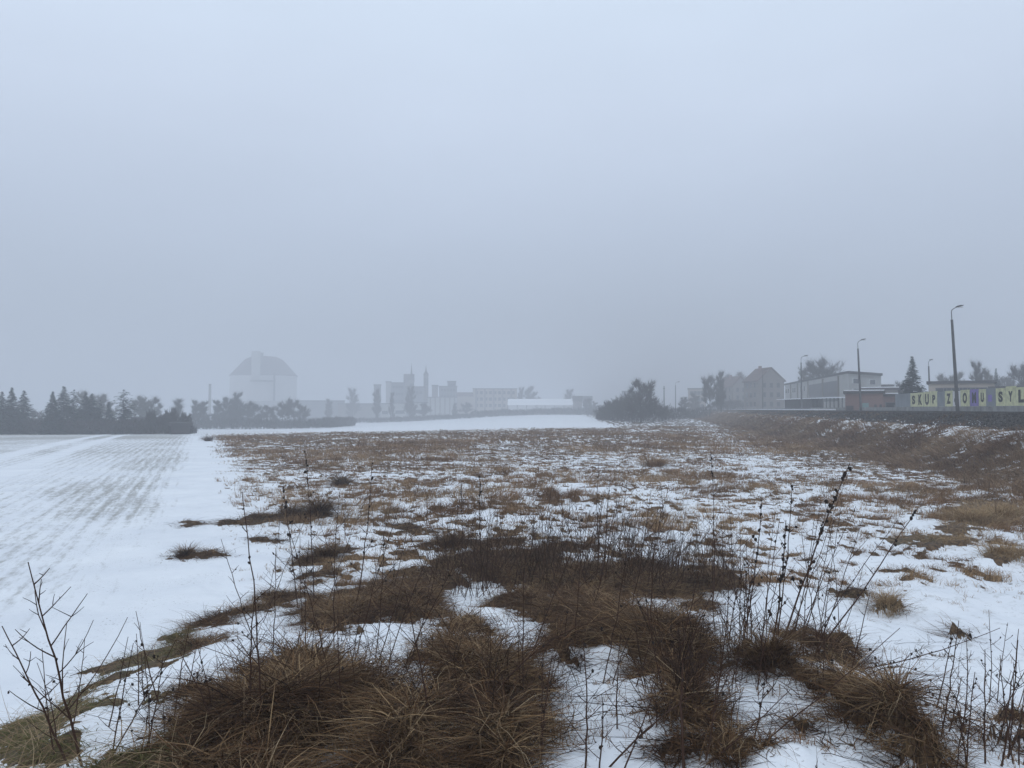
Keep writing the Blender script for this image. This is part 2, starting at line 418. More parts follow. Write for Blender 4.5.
def brick(name, c1, c2, mortar, scale=4.0):
    m, n, l, b = new_mat(name)
    tc = n.new('ShaderNodeTexCoord'); mp = n.new('ShaderNodeMapping'); mp.inputs['Rotation'].default_value = (math.pi / 2, 0, 0)
    t = n.new('ShaderNodeTexBrick'); t.inputs['Scale'].default_value = scale
    t.inputs['Color1'].default_value = rgb(c1); t.inputs['Color2'].default_value = rgb(c2); t.inputs['Mortar'].default_value = rgb(mortar)
    l.new(tc.outputs['Object'], mp.inputs[0]); l.new(mp.outputs[0], t.inputs['Vector']); l.new(t.outputs['Color'], b.inputs['Base Color'])
    b.inputs['Roughness'].default_value = 0.9
    return m
M['brick'] = brick('red_brick', (.21, .105, .088), (.165, .09, .078), (.2, .17, .16))

def ground_material():
    m, n, l, b = new_mat('snow_and_grass_ground')
    def attr(a):
        q = n.new('ShaderNodeAttribute'); q.attribute_name = a; return q.outputs['Fac']
    def noise(scale, det=5, rough=.6, vec=None, dist=0):
        q = n.new('ShaderNodeTexNoise'); q.inputs['Scale'].default_value = scale; q.inputs['Detail'].default_value = det
        q.inputs['Roughness'].default_value = rough; q.inputs['Distortion'].default_value = dist
        l.new(vec or tc.outputs['Object'], q.inputs['Vector']); return q.outputs['Fac']
    def math_(op, a, bb=None, cl=False):
        q = n.new('ShaderNodeMath'); q.operation = op; q.use_clamp = cl
        for i, v in enumerate((a, bb)):
            if v is None: continue
            if isinstance(v, (int, float)): q.inputs[i].default_value = v
            else: l.new(v, q.inputs[i])
        return q.outputs[0]
    def mr(v, a, bb, c=0, d=1, smooth=True):
        q = n.new('ShaderNodeMapRange'); q.interpolation_type = 'SMOOTHSTEP' if smooth else 'LINEAR'
        l.new(v, q.inputs['Value'])
        for k, x in zip(('From Min', 'From Max', 'To Min', 'To Max'), (a, bb, c, d)): q.inputs[k].default_value = x
        return q.outputs[0]
    def ramp(v, cols):
        q = n.new('ShaderNodeValToRGB'); e = q.color_ramp.elements
        e[0].position = cols[0][0]; e[0].color = rgb(cols[0][1]); e[1].position = cols[-1][0]; e[1].color = rgb(cols[-1][1])
        for p, c in cols[1:-1]: x = e.new(p); x.color = rgb(c)
        l.new(v, q.inputs['Fac']); return q.outputs['Color']
    def mix(f, a, bb):
        q = n.new('ShaderNodeMix'); q.data_type = 'RGBA'
        if isinstance(f, float): q.inputs['Factor'].default_value = f
        else: l.new(f, q.inputs['Factor'])
        l.new(a, q.inputs['A']); l.new(bb, q.inputs['B']); return q.outputs['Result']
    tc = n.new('ShaderNodeTexCoord')
    fine = noise(14, 6, .65); mid = noise(3.2, 5); grit = noise(60, 4, .7)
    snow = ramp(noise(.6, 4), [(.3, (.72, .745, .79)), (.7, (.82, .84, .87))])
    soil = ramp(fine, [(.32, (.016, .009, .005)), (.5, (.075, .043, .021)), (.7, (.20, .122, .062))])
    olive = ramp(fine, [(.25, (.045, .042, .020)), (.6, (.11, .098, .05)), (.8, (.18, .15, .09))])
    soil = mix(math_('MULTIPLY', mr(noise(.5, 3), .52, .66), .45), soil, olive)
    # bare patches: edge roughened by fine noise
    bf = math_('ADD', attr('bare'), math_('MULTIPLY', math_('SUBTRACT', fine, .5), 1.5))
    bf = mr(bf, .42, .62)
    # winter crop showing through thin snow in drilled rows
    mp = n.new('ShaderNodeMapping'); mp.vector_type = 'POINT'
    mp.inputs['Rotation'].default_value = (0, 0, -math.atan2(0.376, 0.927)); l.new(tc.outputs['Object'], mp.inputs[0])
    m2 = n.new('ShaderNodeMapping'); m2.inputs['Scale'].default_value = (7.5, .35, 1); l.new(mp.outputs[0], m2.inputs[0])
    streak = noise(1.0, 4, .55, m2.outputs[0], .3)
    wv = n.new('ShaderNodeTexWave'); wv.wave_type = 'BANDS'; wv.bands_direction = 'X'; wv.inputs['Scale'].default_value = .75
    wv.inputs['Distortion'].default_value = 1.2; wv.inputs['Detail'].default_value = 3; wv.inputs['Detail Scale'].default_value = 2
    l.new(mp.outputs[0], wv.inputs['Vector'])
    m3 = n.new('ShaderNodeMapping'); m3.inputs['Scale'].default_value = (5, 1.6, 1); l.new(mp.outputs[0], m3.inputs[0])
    clod = noise(1.6, 6, .7, m3.outputs[0])
    s = math_('ADD', math_('MULTIPLY', streak, .55), math_('MULTIPLY', wv.outputs['Fac'], .10))
    s = math_('ADD', s, math_('MULTIPLY', clod, .80))
    s = math_('ADD', s, math_('MULTIPLY', attr('stubble'), .50))
    sf = math_('MULTIPLY', mr(s, 1.02, 1.42), .72)
    crop = ramp(grit, [(.3, (.13, .12, .095)), (.6, (.24, .22, .18)), (.8, (.30, .29, .23))])
    col = mix(sf, snow, crop)
    sp = math_('MULTIPLY', mr(noise(26, 3, .6), .60, .70), mr(noise(1.1, 3), .46, .62))
    sp = math_('MULTIPLY', sp, .55)
    col = mix(sp, col, soil)
    thin = math_('MULTIPLY', mr(noise(4.5, 5, .7), .52, .70), math_('MULTIPLY', mr(attr('rough'), 0, 1), .38))
    col = mix(thin, col, crop)
    col = mix(bf, col, soil)
    # ballast
    vo = n.new('ShaderNodeTexVoronoi'); vo.inputs['Scale'].default_value = 16; l.new(tc.outputs['Object'], vo.inputs['Vector'])
    stone = ramp(vo.outputs['Color'], [(.1, (.022, .022, .024)), (.6, (.055, .052, .05)), (1, (.10, .095, .09))])
    col = mix(mr(attr('ballast'), .3, .7), col, stone)
    l.new(col, b.inputs['Base Color'])
    b.inputs['Roughness'].default_value = .75; b.inputs['Specular IOR Level'].default_value = .2
    bp = n.new('ShaderNodeBump'); bp.inputs['Strength'].default_value = .5; bp.inputs['Distance'].default_value = .03
    hgt = math_('ADD', math_('MULTIPLY', mid, .8), math_('ADD', math_('MULTIPLY', fine, .35), math_('MULTIPLY', sf, -.6)))
    l.new(hgt, bp.inputs['Height']); l.new(bp.outputs[0], b.inputs['Normal'])
    return m
M['ground'] = ground_material()

# ------------------------------------------------------------------ the ground: one sheet to beyond the horizon
def build_ground():
    az = np.concatenate([np.linspace(-40, 40, 760), np.linspace(41.5, 318.5, 150)])
    az = np.radians(az)
    r = np.concatenate([[0.35], np.geomspace(0.8, 2.6, 30)[:-1], np.geomspace(2.6, 16, 420)[:-1], np.geomspace(16, 60, 190)[:-1], np.geomspace(60, 2400, 150)])
    A, R = np.meshgrid(az, r)
    X, Y = R * np.sin(A), R * np.cos(A)
    Z = H(X, Y)
    v = np.stack([X, Y, Z], -1).reshape(-1, 3)
    nr, na = X.shape
    idx = np.arange(nr * na).reshape(nr, na); nx = np.roll(idx, -1, axis=1)
    q = np.stack([idx[:-1], idx[1:], nx[1:], nx[:-1]], -1).reshape(-1, 4)
    q = q[:, ::-1]
    o = mesh_from('ground', v, q, 4, M['ground'], smooth=True)
    bm_ = bare(X, Y)
    u, vv = U(X, Y), V(X, Y)
    near = ss(9, 22, Y)
    wob = (fbm(X * .12, Y * .12, 3, 500) - .5) * 3.0
    st = 0.92 * ss(-6.5, -2.5, vv + wob) * ss(1.0, -1.4, vv + wob * .7) * near * ss(170, 80, R) * (.75 + .5 * fbm(X * .2, Y * .2, 3, 501))
    st = np.maximum(st, (.45 + .80 * fbm(X * .06, Y * .10, 3, 502) + .28 * ss(35, 75, Y)) * ss(1.2, -2.5, vv + wob * .8) * ss(4, 13, Y))
    st = np.maximum(st, .75 * ss(-10, -4, vv) * ss(-3, -4, vv) * ss(22, 12, Y) * near)
    st = np.maximum(st, .82 * ss(60, 95, Y) * ss(-22, -40, X) * ss(175, 150, Y))
    st = np.maximum(st, .45 * ss(-30, -3, vv) * ss(1, -1, vv) * ss(6, 12, Y))
    st = st - 0.5 * ss(200, 240, Y)
    # tractor tracks: two clean white lanes
    ln = np.exp(-((vv + 6.3 + 0.03 * Y) / .45) ** 2) + np.exp(-((vv + 8.8 + 0.03 * Y) / .5) ** 2)
    st = st * (1 - 0.9 * np.clip(ln, 0, 1))
    ba = ss(15.3, 16.4, u + (fbm(X * 1.5, Y * 1.5, 3, 610) - .5) * 1.4) * ss(25.6, 25.1, u) * ss(640, 420, Y) * ss(-60, -40, Y)
    me = o.data
    for nm, arr in (('rough', ss(.3, 3, vv) * ss(4, 12, R) + 0 * R), ('bare', bm_ * (1 - ba)), ('stubble', np.maximum(st, 0)), ('ballast', ba)):
        a = me.attributes.new(nm, 'FLOAT', 'POINT'); a.data.foreach_set('value', np.ascontiguousarray(arr, np.float32).ravel())
    tag(o, kind='structure')
    # close the hole under the viewer
    mb = MB(); ring = [tuple(v[i]) for i in range(0, na, 6)]
    return o
ground = build_ground()
gm = ground.data
HB = (1700, 2500)

# haze: one closed box round everything
hb = MB(); hb.box(-2500, 2500, -2500, 2500, -5.2, 62)
mh = bpy.data.materials.new('haze'); mh.use_nodes = True
hn, hl = mh.node_tree.nodes, mh.node_tree.links
hn.clear(); ho = hn.new('ShaderNodeOutputMaterial'); hv = hn.new('ShaderNodeVolumePrincipled')
hv.inputs['Color'].default_value = (.84, .86, .905, 1); hv.inputs['Density'].default_value = HAZE_DENSITY; hv.inputs['Anisotropy'].default_value = 0.0
hl.new(hv.outputs[0], ho.inputs['Volume'])
haze = hb.build('haze', mh); tag(haze, kind='stuff')

# ------------------------------------------------------------------ trees
def grow(seed, h, spread, levels=5, trunk_r=None, upright=.5, n0=7, twig_r=.035, bare_to=.25):
    rnd = random.Random(seed)
    trunk, crown = [], []
    tr = trunk_r or h * .018
    K = 6
    P = []; p = Vector((0, 0, -0.3)); d = Vector((0, 0, 1))
    for i in range(K + 1):
        P.append(p.copy()); d = (d + Vector((rnd.gauss(0, .06), rnd.gauss(0, .06), .15))).normalized(); p = p + d * (h * .8 / K)
    for i in range(K): trunk.append((P[i], P[i + 1], tr * (1 - i / K * .8), tr * (1 - (i + 1) / K * .8)))
    def branch(p, d, L, r, lev):
        n = 2
        q = p
        for s in range(n):
            d2 = (d + Vector((rnd.gauss(0, .16), rnd.gauss(0, .16), rnd.gauss(.05, .10)))).normalized()
            q2 = q + d2 * (L / n)
            crown.append((q, q2, max(r * (1 - s * .3), twig_r), max(r * (.7 - s * .3), twig_r * .8)))
            if lev > 0:
                for _ in range(2 if lev > 1 else 3):
                    ax = d2.orthogonal(); ax.rotate(Matrix.Rotation(rnd.uniform(0, 6.28), 3, d2))
                    nd = (d2 * rnd.uniform(.7, 1.2) + ax.normalized() * rnd.uniform(.35, .8) + Vector((0, 0, .22 + .3 * upright))).normalized()
                    branch(q.lerp(q2, rnd.uniform(.4, 1)), nd, L * rnd.uniform(.55, .85), r * .55, lev - 1)
            q, d = q2, d2
    for i in range(n0):
        t = bare_to + (1 - bare_to) * (i + rnd.random() * .6) / n0
        f = t * K; k = min(int(f), K - 1); q = P[k].lerp(P[k + 1], f - k)
        a = i * 2.4 + rnd.uniform(-.4, .4)
        up = upright + .5 * t
        d = Vector((math.cos(a), math.sin(a), up)).normalized()
        branch(q, d, spread * (1.05 - .55 * t) * rnd.uniform(.4, .62), tr * .45, levels - 2)
    return trunk, crown
def seg_mesh(name, segs, mat, k=3):
    P = np.array([[list(a), list(b)] for a, b, _, _ in segs]); R = np.array([[ra, rb] for _, _, ra, rb in segs])
    v, q = tubes(P, R, k)
    me_o = mesh_from(name, v, q, 4, mat, smooth=False)
    return me_o
def real_h(me):
    z = np.empty(len(me.vertices) * 3); me.vertices.foreach_get('co', z); return float(np.percentile(z[2::3], 99.7))
PROTO = {}
def bare_proto(key, seed, h, spread, mat, **kw):
    t, c = grow(seed, h, spread, **kw)
    to = seg_mesh('trunk', t, M['bark'], 6)
    P = np.array([[list(a), list(b)] for a, b, _, _ in c]); R = np.array([[ra, rb] for _, _, ra, rb in c])
    rr = np.random.default_rng(seed); thin = np.where(R[:, 0] < kw.get('twig_r', .035) * 1.6)[0]
    I = rr.choice(thin, 5200); f = rr.random((len(I), 1)); B = P[I, 0] * (1 - f) + P[I, 1] * f
    d = P[I, 1] - P[I, 0]
    tw = blades(B, np.arctan2(d[:, 1], d[:, 0]) + rr.normal(0, .9, len(I)), rr.uniform(.4, 1.5, len(I)) * h / 10, np.full(len(I), .019 * h / 10), rr.uniform(.2, 1.3, len(I)), rr.uniform(.4, 1.4, len(I)), K=3, hfun=None, rng=rr)
    cv, cq = merge([tubes(P, R, 3), tw]); co = mesh_from('crown', cv, cq, 4, mat)
    PROTO[key] = (to.data, co.data, real_h(co.data))
    bpy.data.objects.remove(to); bpy.data.objects.remove(co)
bare_proto('round', 1, 10, 4.2, M['crown'], levels=6, n0=11, twig_r=.022)
bare_proto('round2', 5, 10, 4.6, M['crown'], levels=6, n0=10, upright=.3, twig_r=.022, bare_to=.35)
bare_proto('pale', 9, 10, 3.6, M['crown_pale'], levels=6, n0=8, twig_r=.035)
bare_proto('slim', 12, 10, 2.0, M['crown'], levels=5, n0=10, upright=1.6, twig_r=.035, bare_to=.1)
bare_proto('dense', 21, 10, 3.0, M['crown'], levels=6, n0=14, upright=.9, twig_r=.026, bare_to=.08)
bare_proto('bush', 15, 6, 5.2, M['crown'], levels=6, n0=16, upright=.55, twig_r=.018, bare_to=.02, trunk_r=.09)

def spruce_proto(key, seed, h, w, dens=1.0, rag=.25, pine=False):
    rnd = np.random.default_rng(seed)
    t, _ = grow(seed, h, .1, levels=2, n0=1)
    mt = MB(); mt.tube((0, 0, -.3), (0, 0, h * .97), h * .014, .01, 7)
    to = mt.build('trunk', M['bark'])
    segs = []; bl = []
    nl = int(26 * dens)
    B, A, L, W, E0, E1 = [], [], [], [], [], []
    for i in range(nl):
        f = i / (nl - 1); z = h * (.05 + .94 * f)
        rr = w * (1 - f) ** (1.0 if not pine else .45) * (1.0 if not pine else (.5 + f)) + .04
        nb = int(9 + 9 * (1 - f))
        for b in range(nb):
            a = rnd.uniform(0, 6.28); r2 = rr * rnd.uniform(1 - rag * 1.6, 1 + rag * .5)
            ns = 10
            for s in range(ns):
                u = (s + rnd.random()) / ns
                B.append((math.cos(a) * r2 * u * .85, math.sin(a) * r2 * u * .85, z + rnd.normal(0, .06) - r2 * u * .28 + (r2 * u) ** 2 * .05 / max(w, .5)))
                A.append(a + rnd.normal(0, .8)); L.append(rnd.uniform(.3, .6) * (.25 + .75 * (1 - f)) * w / 1.8); W.append(rnd.uniform(.10, .20) * (.4 + .6 * (1 - f)) * w / 1.8)
                E0.append(rnd.uniform(-.3, .5)); E1.append(rnd.uniform(-.9, .1))
    v, q = blades(np.array(B), np.array(A), np.array(L), np.array(W), np.array(E0), np.array(E1), K=3, hfun=None, rng=rnd)
    co = mesh_from('crown', v, q, 4, M['needle'])
    PROTO[key] = (to.data, co.data, real_h(co.data))
    bpy.data.objects.remove(to); bpy.data.objects.remove(co)
spruce_proto('spruce', 3, 10, 3.9, dens=1.2)
spruce_proto('spruce2', 4, 10, 3.4, dens=1.2, rag=.35)
spruce_proto('pine', 6, 10, 3.2, rag=.45, pine=True)

def tree(name, key, px, D, top, label, cat='tree', group=None, wide=1.0, rot=None, base=None):
    p = pt(px, top, D)
    zb = float(H(p[0], p[1])) if base is None else base
    td, cd, h = PROTO[key]
    t = thing(name, label, cat, (p[0], p[1], zb), rot if rot is not None else (px * 1.7) % 6.28, group)
    s = (p[2] - zb) / h
    t.scale = (s * wide, s * wide, s)
    for nm, d in (('trunk', td), ('crown', cd)):
        o = bpy.data.objects.new(nm, d); C.objects.link(o); o.parent = t
    return t

# left: conifers beyond the sown field
for px, top, key, w, lab in (
    (2, 392, 'spruce2', 1.1, 'dark spruce cut by the left edge of the photo, behind the sown field'),
    (12, 388, 'spruce', .85, 'dark spruce with the tallest tip of the far left cluster'),
    (24, 391, 'spruce2', 1.2, 'dark spruce closing the far left cluster beside the gap of sky'),
    (53, 392, 'spruce', .9, 'dark spruce forming the left shoulder of the middle conifer cluster'),
    (64, 387, 'spruce2', 1.25, 'dark spruce with the highest thin tip in the middle conifer cluster'),
    (74, 390, 'pine', .9, 'blunt topped conifer just right of the highest spruce tip'),
    (86, 393, 'spruce', .9, 'dark conifer with a pale gap low on its left side'),
    (92, 394, 'spruce2', 1.1, 'second narrow conifer tip right of the pale gap'),
    (100, 400, 'pine', .85, 'low dark conifer in the dip before the broad pine'),
    (109, 402, 'spruce', .8, 'lowest dark conifer, tucked against the left side of the broad pine'),
    (124, 390, 'pine', 1.05, 'broad dark pine with a jagged crown standing right of the conifer clusters')):
    tree('conifer_tree', key, px, 106 + (px * 7 % 9), top, lab, 'conifer', 'conifers beyond the sown field', w * 1.35)
for px, D, top, key, w, lab in (
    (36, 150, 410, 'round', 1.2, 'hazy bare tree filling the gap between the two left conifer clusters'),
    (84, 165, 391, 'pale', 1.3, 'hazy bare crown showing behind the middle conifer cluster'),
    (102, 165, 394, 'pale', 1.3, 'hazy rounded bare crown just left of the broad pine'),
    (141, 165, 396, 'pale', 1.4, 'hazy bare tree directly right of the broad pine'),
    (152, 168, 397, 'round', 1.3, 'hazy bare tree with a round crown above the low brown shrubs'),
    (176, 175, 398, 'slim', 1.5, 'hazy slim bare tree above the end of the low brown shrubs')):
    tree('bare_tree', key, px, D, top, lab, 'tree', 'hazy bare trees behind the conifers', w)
for px, top, lab in ((151, 410, 'dark bare bush poking above the shrubs right of the broad pine'), (172, 408, 'small dark bare bush near the shed with the snowy edge'),
                     (185, 412, 'dark bare bush at the right end of the shrub row'), (162, 414, 'low brown bush between the two dark bare bushes')):
    tree('bare_bush', 'bush', px, 108, top, lab, 'bush', 'bare bushes in front of the hazy trees', .62)

# hazy row of slim bare trees in front of the round silo
labs = ['leftmost tree of the misty row', 'tree just left of the tall thin chimney', 'tree just right of the tall thin chimney', 'tree midway between chimney and round silo',
        'tree whose top reaches the left wall of the round silo', 'tallest misty tree in front of the left silo wall', 'low tree before the silo base, left part', 'low tree before the silo base, centre',
        'low tree before the silo base under the stair line', 'broad tree before the right silo wall', 'broad misty tree at the right silo corner', 'last misty tree right of the silo']
for i, (px, top, key, w) in enumerate(((195, 401, 'slim', 1.8), (204, 402, 'slim', 2.0), (217, 401, 'slim', 2.0), (225, 398, 'slim', 1.7), (232, 400, 'slim', 1.6), (237, 393, 'slim', 1.6),
                                       (248, 402, 'round', 1.5), (258, 404, 'round2', 1.5), (268, 406, 'round', 1.6), (283, 403, 'round', 1.5), (292, 399, 'round2', 1.3), (302, 406, 'round', 1.5))):
    tree('bare_tree', 'dense' if key == 'slim' else key, px, 200 + i * 2, top - 1, labs[i], 'tree', 'misty row of bare trees before the silo', w * (.62 if key == 'slim' else .8))
for px, D, top, key, w, lab in (
    (328, 330, 399, 'dense', 1.0, 'misty bare tree before the long pale hall'), (353, 380, 388, 'dense', 1.0, 'misty round bare tree left of the factory'),
    (378, 320, 389, 'dense', .75, 'misty upright bare tree before the factory front'), (392, 320, 392, 'dense', .5, 'misty thin poplar between pale factory walls'),
    (410, 320, 386, 'dense', .8, 'misty dense upright tree in the middle of the factory'), (424, 330, 403, 'round', 1.4, 'low misty tree below the twin spires'),
    (455, 340, 403, 'dense', .9, 'low misty tree before the striped wall'), (466, 340, 402, 'round2', 1.2, 'low misty tree left of the beige block'),
    (521, 400, 387, 'dense', .8, 'misty bare tree right behind the beige block'), (530, 400, 386, 'pale', 1.3, 'misty fan shaped tree above the long white greenhouse'),
    (569, 400, 389, 'dense', 1.2, 'misty round tree above the right end of the greenhouse'), (588, 330, 398, 'round', 1.2, 'misty bare tree right of the small dark shed roof'),
    (594, 340, 401, 'pale', 1.2, 'misty low tree at the left end of the dark bush row')):
    tree('bare_tree', key, px, D, top, lab, 'tree', 'misty trees in front of the town', w)

# shrub row where the brown field meets the railway
for px, D, top, key, w, lab in (
    (603, 175, 405, 'bush', 1.0, 'low dark bush at the left end of the bush row in the middle distance'),
    (612, 168, 400, 'bush', 1.2, 'rounded dark bush second from the left of the bush row'),
    (622, 160, 397, 'bush', 1.2, 'dark bush leaning on the tall bare tree from the left'),
    (632, 152, 393, 'bush', 1.0, 'dense dark bush directly left of the tall bare tree'),
    (652, 150, 398, 'bush', 1.0, 'dark bush on the right flank of the tall bare tree'),
    (662, 158, 405, 'bush', 1.3, 'lowest dark bush where the row meets the railway bank')):
    tree('bare_bush', key, px, D, top, lab, 'bush', 'dark bushes at the end of the rough field', w)
tree('bare_tree', 'round', 641, 146, 379, 'tall dark bare tree with a spiky open crown rising from the bush row', 'tree', None, 1.2)
# right side trees
for px, D, top, key, w, lab in (
    (683, 240, 397, 'dense', 1.5, 'hazy low tree right of the thin lamp post'), (694, 250, 393, 'pale', 1.4, 'hazy tree before the pale flat building'),
    (709, 200, 375, 'round', .75, 'hazy tall bare tree, left of the pair beside the red roofed houses'), (721, 200, 371, 'dense', .75, 'hazy tallest bare tree right beside the red roofed houses'),
    (730, 280, 374, 'round', .9, 'hazy bare tree touching the first red roof'), (742, 300, 372, 'pale', 1.2, 'hazy bare crown behind the ridge of the first red roof'),
    (822, 175, 357, 'round2', 1.15, 'big bare tree with a wide fan crown behind the two storey building'), (804, 190, 370, 'pale', 1.0, 'small bare tree behind the left end of the two storey building'),
    (944, 160, 374, 'round', 1.0, 'hazy low bare tree behind the flat roofed hall, left of the next one'), (958, 160, 372, 'pale', 1.1, 'hazy bare tree behind the flat roofed hall beside the tall lamp'),
    (977, 130, 361, 'dense', .7, 'upright bare tree above the right part of the flat roofed hall'), (986, 135, 368, 'pale', .8, 'short pale tree leaning on the upright bare tree'),
    (1006, 150, 376, 'round', 1.2, 'hazy bare tree behind the yellow letter panels at right'), (1021, 120, 362, 'round2', .9, 'dark bare tree at the right edge of the photo'),
    (905, 125, 380, 'round', 1.0, 'hazy bare tree peeking out left of the dark spruce')):
    tree('bare_tree', key, px, D, top, lab, 'tree', 'bare trees behind the station buildings', w)
tree('spruce_tree', 'spruce', 912, 95, 357, 'dark green spruce standing between the red brick building and the yellow letter panels', 'spruce', None, 1.0)
tree('spruce_tree', 'spruce2', 996, 125, 369, 'small dark spruce tip behind the grey gap in the letter panels', 'spruce', None, .8)

# hedges and scrub (one mass of twigs each)
def scrub(name, pts, depth, h, n, mat, wid=.05, tlen=.7, cat=None, label=None, kind=None, hvar=.35):
    rnd = np.random.default_rng(len(pts) * 7 + n)
    pts = np.array(pts, float); seg = np.linalg.norm(np.diff(pts, axis=0), axis=1); cum = np.concatenate([[0], np.cumsum(seg)])
    s = rnd.uniform(0, cum[-1], n); x = np.interp(s, cum, pts[:, 0]); y = np.interp(s, cum, pts[:, 1]) + rnd.uniform(0, depth, n)
    hh = h * (1 - hvar + 2 * hvar * fbm(x * .25, y * .05, 3, n)) * np.minimum(1, .4 + (np.minimum(s, cum[-1] - s)) / (h * 1.5))
    z = H(x, y) + hh * rnd.uniform(0, 1, n) ** .8
    a = rnd.uniform(0, 6.28, n)
    v, q = blades(np.stack([x, y, z], 1), a, rnd.uniform(.5, 1.3, n) * tlen, rnd.uniform(.6, 1.4, n) * wid, rnd.uniform(.3, 1.5, n), rnd.uniform(.1, 1.3, n), K=3, hfun=None, rng=rnd)
    o = mesh_from(name, v, q, 4, mat)
    return tag(o, label, cat, None, kind)
def line(*pd): return [tuple(pt(px, 409, D)[:2]) for px, D in pd]
scrub('hedge', line((-40, 109), (60, 108), (130, 107), (166, 106)), 5, 1.7, 12000, M['hedge'], .09, .6, 'hedge', 'long dark overgrown hedge along the foot of the left conifers')
scrub('hedge', line((164, 106), (189, 105)), 3, 1.0, 3200, M['hedge'], .07, .5, 'hedge', 'short dark brown hedge at the right end of the left tree group')
scrub('hedge', line((186, 192), (250, 196), (322, 215), (352, 250)), 6, 1.9, 9000, M['hedge'], .2, 1.4, 'hedge', 'misty hedge along the far field edge under the round silo')
scrub('hedge', line((318, 300), (400, 312), (470, 322)), 6, 1.5, 5000, M['hedge'], .2, 1.2, 'hedge', 'misty low hedge in front of the factory')
scrub('hedge', line((468, 322), (530, 330), (598, 320)), 6, 2.4, 6000, M['hedge'], .2, 1.2, 'hedge', 'misty low hedge in front of the long greenhouse')
scrub('scrub', line((598, 180), (615, 160), (640, 142), (668, 150)), 5, 1.7, 5000, M['hedge'], .06, .8, 'scrub', 'tangled dark undergrowth at the foot of the bush row in the middle distance')
scrub('scrub', line((664, 165), (700, 200), (745, 240)), 4, 2.5, 4000, M['hedge'], .1, 1.0, 'scrub', 'brown scrub on the railway bank right of the dark bushes')

# ------------------------------------------------------------------ buildings
def windows(root, face, cols, rows, w, h, x0, x1, z0, z1, y, sgn=-1, glass=None, deep=.12):
    """a grid of windows on a wall plane y (local), each its own part with its pane"""
    for r in range(rows):
        for c in range(cols):
            cx = x0 + (x1 - x0) * (c + .5) / cols; cz = z0 + (z1 - z0) * (r + .5) / rows
            if face == 'y':
                f = MB(); b = .08
                ya, yb = sorted((y + sgn * .05, y - sgn * .04))
                f.box(cx - w / 2 - b, cx - w / 2, ya, yb, cz - h / 2 - b, cz + h / 2 + b); f.box(cx + w / 2, cx + w / 2 + b, ya, yb, cz - h / 2 - b, cz + h / 2 + b)
                f.box(cx - w / 2, cx + w / 2, ya, yb, cz + h / 2, cz + h / 2 + b); f.box(cx - w / 2, cx + w / 2, ya, yb, cz - h / 2 - b, cz - h / 2)
                fo = f.build('window', M['grey_wall'], root)
                p = MB(); ya, yb = sorted((y + sgn * .015, y - sgn * .02)); p.box(cx - w / 2, cx + w / 2, ya, yb, cz - h / 2, cz + h / 2)
            else:
                f = MB(); b = .08
                xa, xb = sorted((y + sgn * .05, y - sgn * .04))
                f.box(xa, xb, cx - w / 2 - b, cx - w / 2, cz - h / 2 - b, cz + h / 2 + b); f.box(xa, xb, cx + w / 2, cx + w / 2 + b, cz - h / 2 - b, cz + h / 2 + b)
                f.box(xa, xb, cx - w / 2, cx + w / 2, cz + h / 2, cz + h / 2 + b); f.box(xa, xb, cx - w / 2, cx + w / 2, cz - h / 2 - b, cz - h / 2)
                fo = f.build('window', M['grey_wall'], root)
                p = MB(); xa, xb = sorted((y + sgn * .015, y - sgn * .02)); p.box(xa, xb, cx - w / 2, cx + w / 2, cz - h / 2, cz + h / 2)
            p.build('pane', glass or M['dark'], fo)
def block(label, cat, px0, px1, top, D, depth, wall, roof='flat', roofm=None, rows=0, cols=0, ww=1.2, wh=1.5, name='building', pitch=.3, base=None, group=None, roth=0.0, snow=False):
    """a building whose near face spans px0..px1 at distance D; local x along the face, y away"""
    D = D if D < 400 else 400 + (D - 400) * .3
    pm = (px0 + px1) / 2; a = pt(pm, top, D); az = math.atan2(pm - 512, F)
    w = (px1 - px0) / F * D * math.cos(az); cx = a[0]; roth = roth - az
    zb = (float(H0(cx, D)) if base is None else base) - .6
    h = a[2] - zb
    t = thing(name, label, cat, (cx, D, zb), roth, group)
    m = MB(); m.box(-w / 2, w / 2, 0, depth, 0, h); m.build('wall', M[wall], t)
    rm = M[roofm or 'roof_dark']
    if roof == 'flat':
        r = MB(); r.box(-w / 2 - .25, w / 2 + .25, -.3, depth + .25, h, h + .35); r.build('roof', rm, t)
        if snow: s = MB(); s.box(-w / 2 - .15, w / 2 + .15, -.2, depth + .15, h + .353, h + .5); s.build('roof_snow', M['snow'], t)
    elif roof == 'ridge_x':
        r = MB(); rh = depth * pitch; n = len(r.v)
        for sx in (-1,):
            poly = [(-.35, h - .1), (depth + .35, h - .1), (depth / 2, h + rh)]
            r.v += [(-w / 2 - .3, p[0], p[1]) for p in poly] + [(w / 2 + .3, p[0], p[1]) for p in poly]
            r.f += [(0, 2, 1), (3, 4, 5), (0, 1, 4, 3), (1, 2, 5, 4), (2, 0, 3, 5)]
        r.build('roof', rm, t)
    if rows:
        windows(t, 'y', cols, rows, ww, wh, -w / 2 + .8, w / 2 - .8, .9, h - .3, 0, -1)
    return t, w, h

